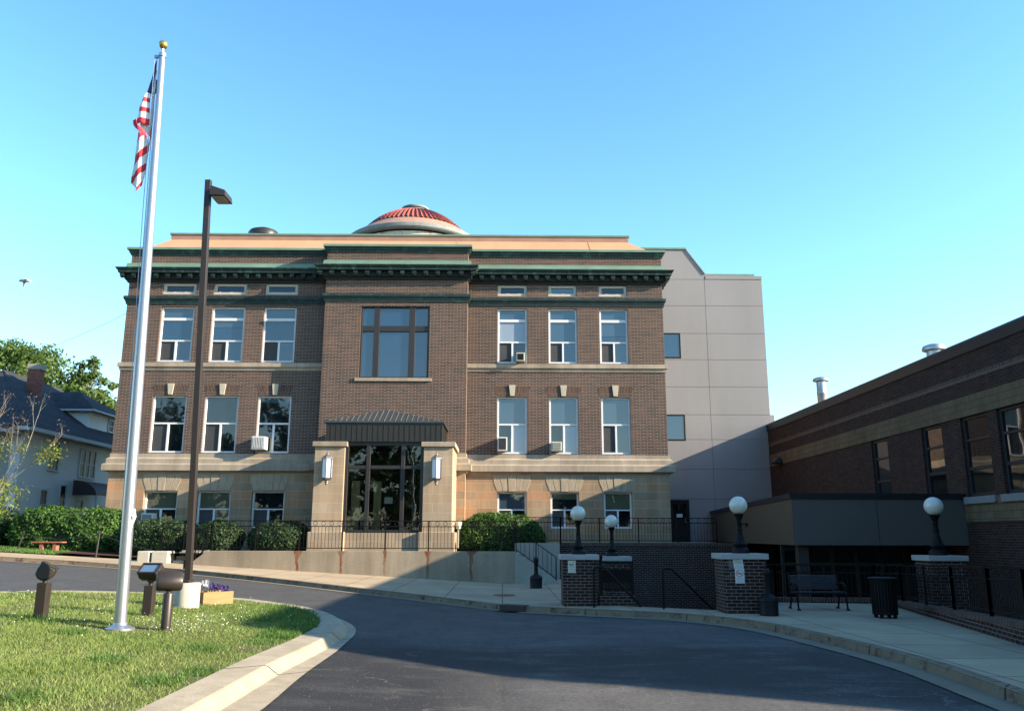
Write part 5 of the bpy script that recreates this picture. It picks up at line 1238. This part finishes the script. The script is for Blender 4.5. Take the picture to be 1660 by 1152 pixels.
tp = np.array([tuple(p) for p, dpt in tips if dpt <= 1 and p.z < 5.2]); P = np.repeat(tp, 60, 0)+rng.normal(0, .24, (len(tp)*60, 3)); quads_object('crown', leaf_cloud(P, np.tile([0, 0, 1.], (len(P), 1)), .06, 1.), 'leaf_lime', t)
tp = np.array([tuple(p) for p, dpt in tips if p.z >= 4.6]); P = np.repeat(tp, 6, 0)+rng.normal(0, .09, (len(tp)*6, 3)); quads_object('buds', leaf_cloud(P, np.tile([0, 0, 1.], (len(P), 1)), .03, 1.), 'leaf_bud', t)

# grass on the island: blades
IS_A = np.array(IN)
def inside(px, py, poly):
    r = np.zeros(len(px), bool); j = len(poly)-1
    for i in range(len(poly)):
        xi, yi = poly[i]; xj, yj = poly[j]
        c_ = ((yi > py) != (yj > py)) & (px < (xj-xi)*(py-yi)/(yj-yi+1e-12)+xi); r ^= c_; j = i
    return r
POLY = IN + [(-30, -6)]
def gzv(x): return .056*np.clip(-x, 0, 30)
def blades(n, x0, x1, y0, y1, hmin, hmax, wd, keep=None):
    x = rng.uniform(x0, x1, n); y = y0+(y1-y0)*rng.uniform(0, 1, n)**1.25; ok = inside(x, y, POLY) & (np.hypot(x-FB.x, y-FB.y) > .28)
    if keep is not None: ok &= keep(x, y)
    x, y = x[ok], y[ok]; n = len(x); a = rng.uniform(0, 6.283, n); patch = .5+.5*np.sin(x*1.7+np.sin(y*1.1)*2)*np.cos(y*1.3+np.sin(x*.7)*2)
    h = rng.uniform(hmin, hmax, n)*(.65+.55*patch); z = gzv(x)-.02; lean = rng.normal(0, .55, (n, 2))*h[:, None]
    V = np.empty((n, 3, 3)); dx, dy = np.cos(a)*wd, np.sin(a)*wd
    V[:, 0] = np.stack([x-dx, y-dy, z], 1); V[:, 1] = np.stack([x+dx, y+dy, z], 1); V[:, 2] = np.stack([x+lean[:, 0], y+lean[:, 1], z+h], 1)
    return V.reshape(-1, 3)
V = np.concatenate([blades(330000, -10.5, -2.9, 6.6, 19.5, .015, .075, .006, lambda x, y: (rng.uniform(0, 1, len(x)) < .35+.65*lump(np.column_stack([x, y, x*0+.3]), 2., .9)+.35) & (rng.uniform(0, 1, len(x)) > .9*np.exp(-((x+5.6)**2+(y-13.2)**2)/.5))), blades(20000, -14, -9, 9, 18, .04, .09, .012)])
stuff(quads_object('grass', V, 'grass', None, 3), 'sunlit rough grass covering the traffic island', 'grass')
edge = blades(22000, -5.2, -2.9, 13.0, 19.5, .05, .15, .010, lambda x, y: (x > -4.9+(y < 15)*1.2) & (rng.uniform(0, 1, len(x)) < np.clip((x+5.0)/1.6, .05, 1)))
tufts = [blades(900, cx-.35, cx+.35, cy-.35, cy+.35, .04, .12, .009, lambda x, y, cx=cx, cy=cy: np.hypot(x-cx, y-cy) < .12+.2*rng.uniform(0, 1, len(x))) for cx, cy in ((-3.55, 9.2), (-3.35, 9.9), (-4.3, 8.0), (-5.2, 8.4), (-7.3, 13.5), (-6.9, 13.3), (-6.1, 12.4), (-3.9, 11.6), (-8.3, 12.0), (-4.6, 10.3), (-6.6, 9.6), (-3.45, 12.6), (-7.6, 10.6), (-6.3, 15.6))]
edge = np.concatenate([edge]+tufts)
stuff(quads_object('weeds', edge, 'grass_green', None, 3), 'taller dark green weeds at the island tip and in clumps in the grass', 'weeds')
fx = []
for cx_, cy_, sp, k in ((-7.6, 14.2, 1.2, 260), (-6.2, 14.6, .9, 320), (-4.95, 13.6, .55, 420), (-8.6, 15.4, 1.3, 240), (-4.8, 15.6, .9, 160), (-6.5, 16., 1.6, 260), (-4.0, 14.5, 1.0, 110), (-6.5, 11, 2.0, 40)):
    fx.append(np.stack([rng.normal(cx_, sp, k//4), rng.normal(cy_, sp*1.1, k//4)], 1))
fx = np.concatenate(fx); fx = fx[inside(fx[:, 0], fx[:, 1], POLY)]
P = np.column_stack([fx, gzv(fx[:, 0])+rng.uniform(.05, .11, len(fx))]); stuff(quads_object('clover_flowers', leaf_cloud(P, np.tile([0, -1., .6], (len(P), 1)), .008, .4, .9), 'petal_white'), 'tiny white clover flowers scattered in the island grass', 'flowers')
# lawn grass left
n = 9000; x = rng.uniform(-24, -16.9, n); y = rng.uniform(32.3, 35.6, n); z = gzv(x)+.02; h = rng.uniform(.05, .12, n); a = rng.uniform(0, 6.28, n)
V = np.empty((n, 3, 3)); V[:, 0] = np.stack([x-.02*np.cos(a), y-.02*np.sin(a), z], 1); V[:, 1] = np.stack([x+.02*np.cos(a), y+.02*np.sin(a), z], 1); V[:, 2] = np.stack([x+rng.normal(0, .03, n), y, z+h], 1)
stuff(quads_object('lawn_grass', V.reshape(-1, 3), 'grass_green', None, 3), 'strip of green lawn under the red bench', 'grass')

# ---------------------------------------------------------------- left edge: bench, posts, rope
t = thing('red_bench', (-18.35, 34.6, 1.06), 'small red backless bench on the lawn before the hedge', 'bench')
MB().box(-18.98, -17.72, 34.45, 34.8, 1.38, 1.43).build('seat', 'red_wood', t, bevel=.01)
for x in (-18.58, -18.05): MB().box(x-.07, x+.07, 34.5, 34.75, 1.02, 1.379).build('leg', 'red_wood', t)
for p0, p1, lb in (((-19.47, 34.4, 1.0), (-19.28, 34.4, 1.80), 'leaning dark rope post left of the red bench'), ((-15.26, 32.2, .8), (-15.2, 32.2, 1.78), 'upright dark rope post beside the mulch bed')):
    tag(MB().tube([p0, p1], [.035, .03], 8).lathe(p1, [(.045, 0), (.045, .03), (.02, .05)], 10).build('rope_post', 'dark_metal'), lb, 'post', 'rope posts by the hedge')
def sag(a, b, s, n=14): a, b = Vector(a), Vector(b); return [a.lerp(b, i/n)-Vector((0, 0, s*4*(i/n)*(1-i/n))) for i in range(n+1)]
m = MB().tube(sag((-19.28, 34.4, 1.76), (-15.2, 32.2, 1.74), .22), .012, 5); m.tube(sag((-15.2, 32.2, 1.74), (-12.9, 32.0, 1.1), .06), .012, 5); tag(m.build('barrier_rope', 'dark_metal'), 'dark rope sagging between the posts before the hedge', 'rope')

# ---------------------------------------------------------------- white house
HX, HY = -24.4, 42.3; HZ = 7.05
hs = thing('white_house', (-31, 48, 1.5), 'two storey white clapboard house with dark hipped roof and red chimney', 'house')
m = MB()
m.quad((HX, HY, .5), (HX, 56, .5), (HX, 56, HZ), (HX, HY, HZ)); m.quad((-36, HY, .5), (HX, HY, .5), (HX, HY, HZ), (-36, HY, HZ)); m.quad((-36, 56, .5), (HX, 56, .5), (HX, 56, HZ), (-36, 56, HZ)); m.quad((-36, HY, .5), (-36, 56, .5), (-36, 56, HZ), (-36, HY, HZ))
m.build('wall', 'house_wall', hs)
ov = .75; e = [(-36-ov, HY-ov, HZ-.05), (HX+ov, HY-ov, HZ-.05), (HX+ov, 58, HZ-.05), (-36-ov, 58, HZ-.05)]
A, B = (-30.1, 49.5, 11.35), (-30.1, 56., 11.35)
m = MB(); m.quad(e[0], e[1], A); m.quad(e[1], e[2], B, A); m.quad(e[3], e[0], A, B); m.quad(e[2], e[3], B); hr = m.build('roof', 'roof_shingle', hs)
m = MB(); m.quad(*[(x, y, HZ-.22) for x, y, z in e])
for i in range(4):
    p, q = e[i], e[(i+1) % 4]; m.quad((p[0], p[1], HZ-.22), (q[0], q[1], HZ-.22), (q[0], q[1], HZ-.03), (p[0], p[1], HZ-.03))
m.build('eaves', 'house_trim', hr)
m = MB(); m.tube([A, e[1]], .07, 6); m.tube([A, B], .07, 6); m.build('roof_ridge', 'roof_shingle', hr)
ch = MB().box(-28.35, -27.68, 48.9, 49.5, 8.5, 11.35).build('chimney', 'brick_chim', hs); MB().box(-28.40, -27.63, 48.85, 49.55, 11.351, 11.68).build('chimney_cap', 'concrete_plain', ch)
dm = thing  # dormer
m = MB().box(-27.6, -25.3, 50.6, 55.2, 8.0, 9.15); dor = m.build('dormer', 'house_wall', hs)
d0 = [(-28.6, 50.1, 9.15), (-24.8, 50.1, 9.15), (-24.8, 55.7, 9.15), (-28.6, 55.7, 9.15)]; dA, dB = (-26.9, 52.3, 10.6), (-29.5, 52.9, 10.6)
m = MB(); m.quad(d0[0], d0[1], dA, dB); m.quad(d0[1], d0[2], dA); m.quad(d0[2], d0[3], dB, dA); m.quad(*d0); m.build('dormer_roof', 'roof_shingle', dor)
m = MB()
for i in range(4):
    p, q = d0[i], d0[(i+1) % 4]; m.quad((p[0], p[1], 9.05), (q[0], q[1], 9.05), (q[0], q[1], 9.16), (p[0], p[1], 9.16))
m.build('dormer_eaves', 'house_trim', dor)
def hwin(y0, y1, z0, z1, x=HX, par=None, n=1):
    par = par or hs
    m = MB(); f = .09
    m.box(x, x+.06, y0-f, y0, z0-f, z1+f); m.box(x, x+.06, y1, y1+f, z0-f, z1+f); m.box(x, x+.06, y0, y1, z1, z1+f); m.box(x, x+.09, y0-.05, y1+.05, z0-f, z0)
    m.box(x+.002, x+.05, y0, y1, (z0+z1)/2-.03, (z0+z1)/2+.03)
    for i in range(1, n): yy = y0+(y1-y0)*i/n; m.box(x+.002, x+.055, yy-.07, yy+.07, z0, z1)
    o = m.build('window', 'house_trim', par); MB().box(x+.01, x+.02, y0, y1, z0, z1).build('pane', 'glass_house', o)
hwin(45.0, 45.95, 5.15, 6.55); hwin(48.35, 50.1, 5.0, 6.5, n=3); hwin(44.6, 45.2, 2.5, 4.0); hwin(46.55, 47.1, 2.9, 4.35); hwin(48.6, 49.1, 2.6, 3.6)
hwin(53.2, 53.8, 8.2, 8.85, -25.3, dor); hwin(54.3, 54.9, 8.2, 8.85, -25.3, dor)
m = MB(); n = 10; pr_ = []
for i in range(n+1): a = math.pi/2*i/n; pr_.append((HX+1.35*math.sin(a), 3.9+.85*math.cos(a)))
for i in range(n): (x0, z0), (x1, z1) = pr_[i], pr_[i+1]; m.quad((x0, 47.9, z0), (x0, 51.2, z0), (x1, 51.2, z1), (x1, 47.9, z1))
m.add([(x, 47.9, z) for x, z in pr_]+[(HX, 47.9, 3.9)], [tuple(range(n+2))]); m.build('awning', 'awning', hs, smooth=True)
MB().box(HX+1.25, HX+1.33, 48.0, 48.1, 1.0, 3.9).build('awning_post', 'house_trim', hs)
m = MB().box(-31., -24.9, 40.6, HY-.01, 4.4, 6.6); pb = m.build('sun_room', 'house_trim', hs)
m = MB().box(-31.4, -24.3, 40.1, HY-.01, 6.61, 6.78); m.build('porch_roof', 'house_trim', pb)
MB().quad((-31.4, 40.1, 6.79), (-24.3, 40.1, 6.79), (-24.3, HY, 7.3), (-31.4, HY, 7.3)).build('porch_shingles', 'roof_shingle', pb)
m = MB().box(-30.5, -25.25, 40.57, 40.599, 5.3, 6.3); o = m.build('window', 'house_trim', pb)
for a, b in ((-30.4, -28.8), (-28.65, -27.05), (-26.9, -25.35)): MB().box(a, b, 40.55, 40.569, 5.38, 6.22).build('pane', 'glass_blind', o)

# ---------------------------------------------------------------- wire and bird
m = MB().tube(sag((XL, 37.0, 11.62), (-34., 58., 14.2), .2, 24), .010, 5); tag(m.build('overhead_wire', 'dark_metal'), 'thin overhead wire running from the brick hall to the left', 'wire')
bx, by, bz = -26.9, 45., 15.65
t = thing('gull', (bx, by, bz), 'grey and white gull flying in the clear sky at the left', 'bird')
m = MB(); m.tube([(bx-.30, by, bz-.02), (bx-.2, by, bz), (bx, by, bz), (bx+.2, by, bz-.02), (bx+.38, by, bz-.04)], [.03, .09, .12, .07, .03], 10); m.lathe((bx-.28, by, bz-.02), [(.0, -.08), (.075, 0), (.0, .085)], 10, False, False); m.build('body', 'bird', t, smooth=True)
for s, e_ in ((1, (.62, -.26)), (-1, (-.32, -.36))):
    m = MB(); y1 = by-.5*s
    m.add([(bx-.08, by-.06*s, bz+.06), (bx+.12, by-.06*s, bz+.05), (bx+e_[0]*.6+.04, by-.3*s, bz+.06+e_[1]*.35), (bx+e_[0], y1, bz+e_[1]), (bx+e_[0]*.55-.1, by-.3*s, bz+.09+e_[1]*.35)], [(0, 1, 2, 4), (4, 2, 3)])
    o = m.build('wing', 'bird_wing', t); sm = o.modifiers.new('thickness', 'SOLIDIFY'); sm.thickness = .02
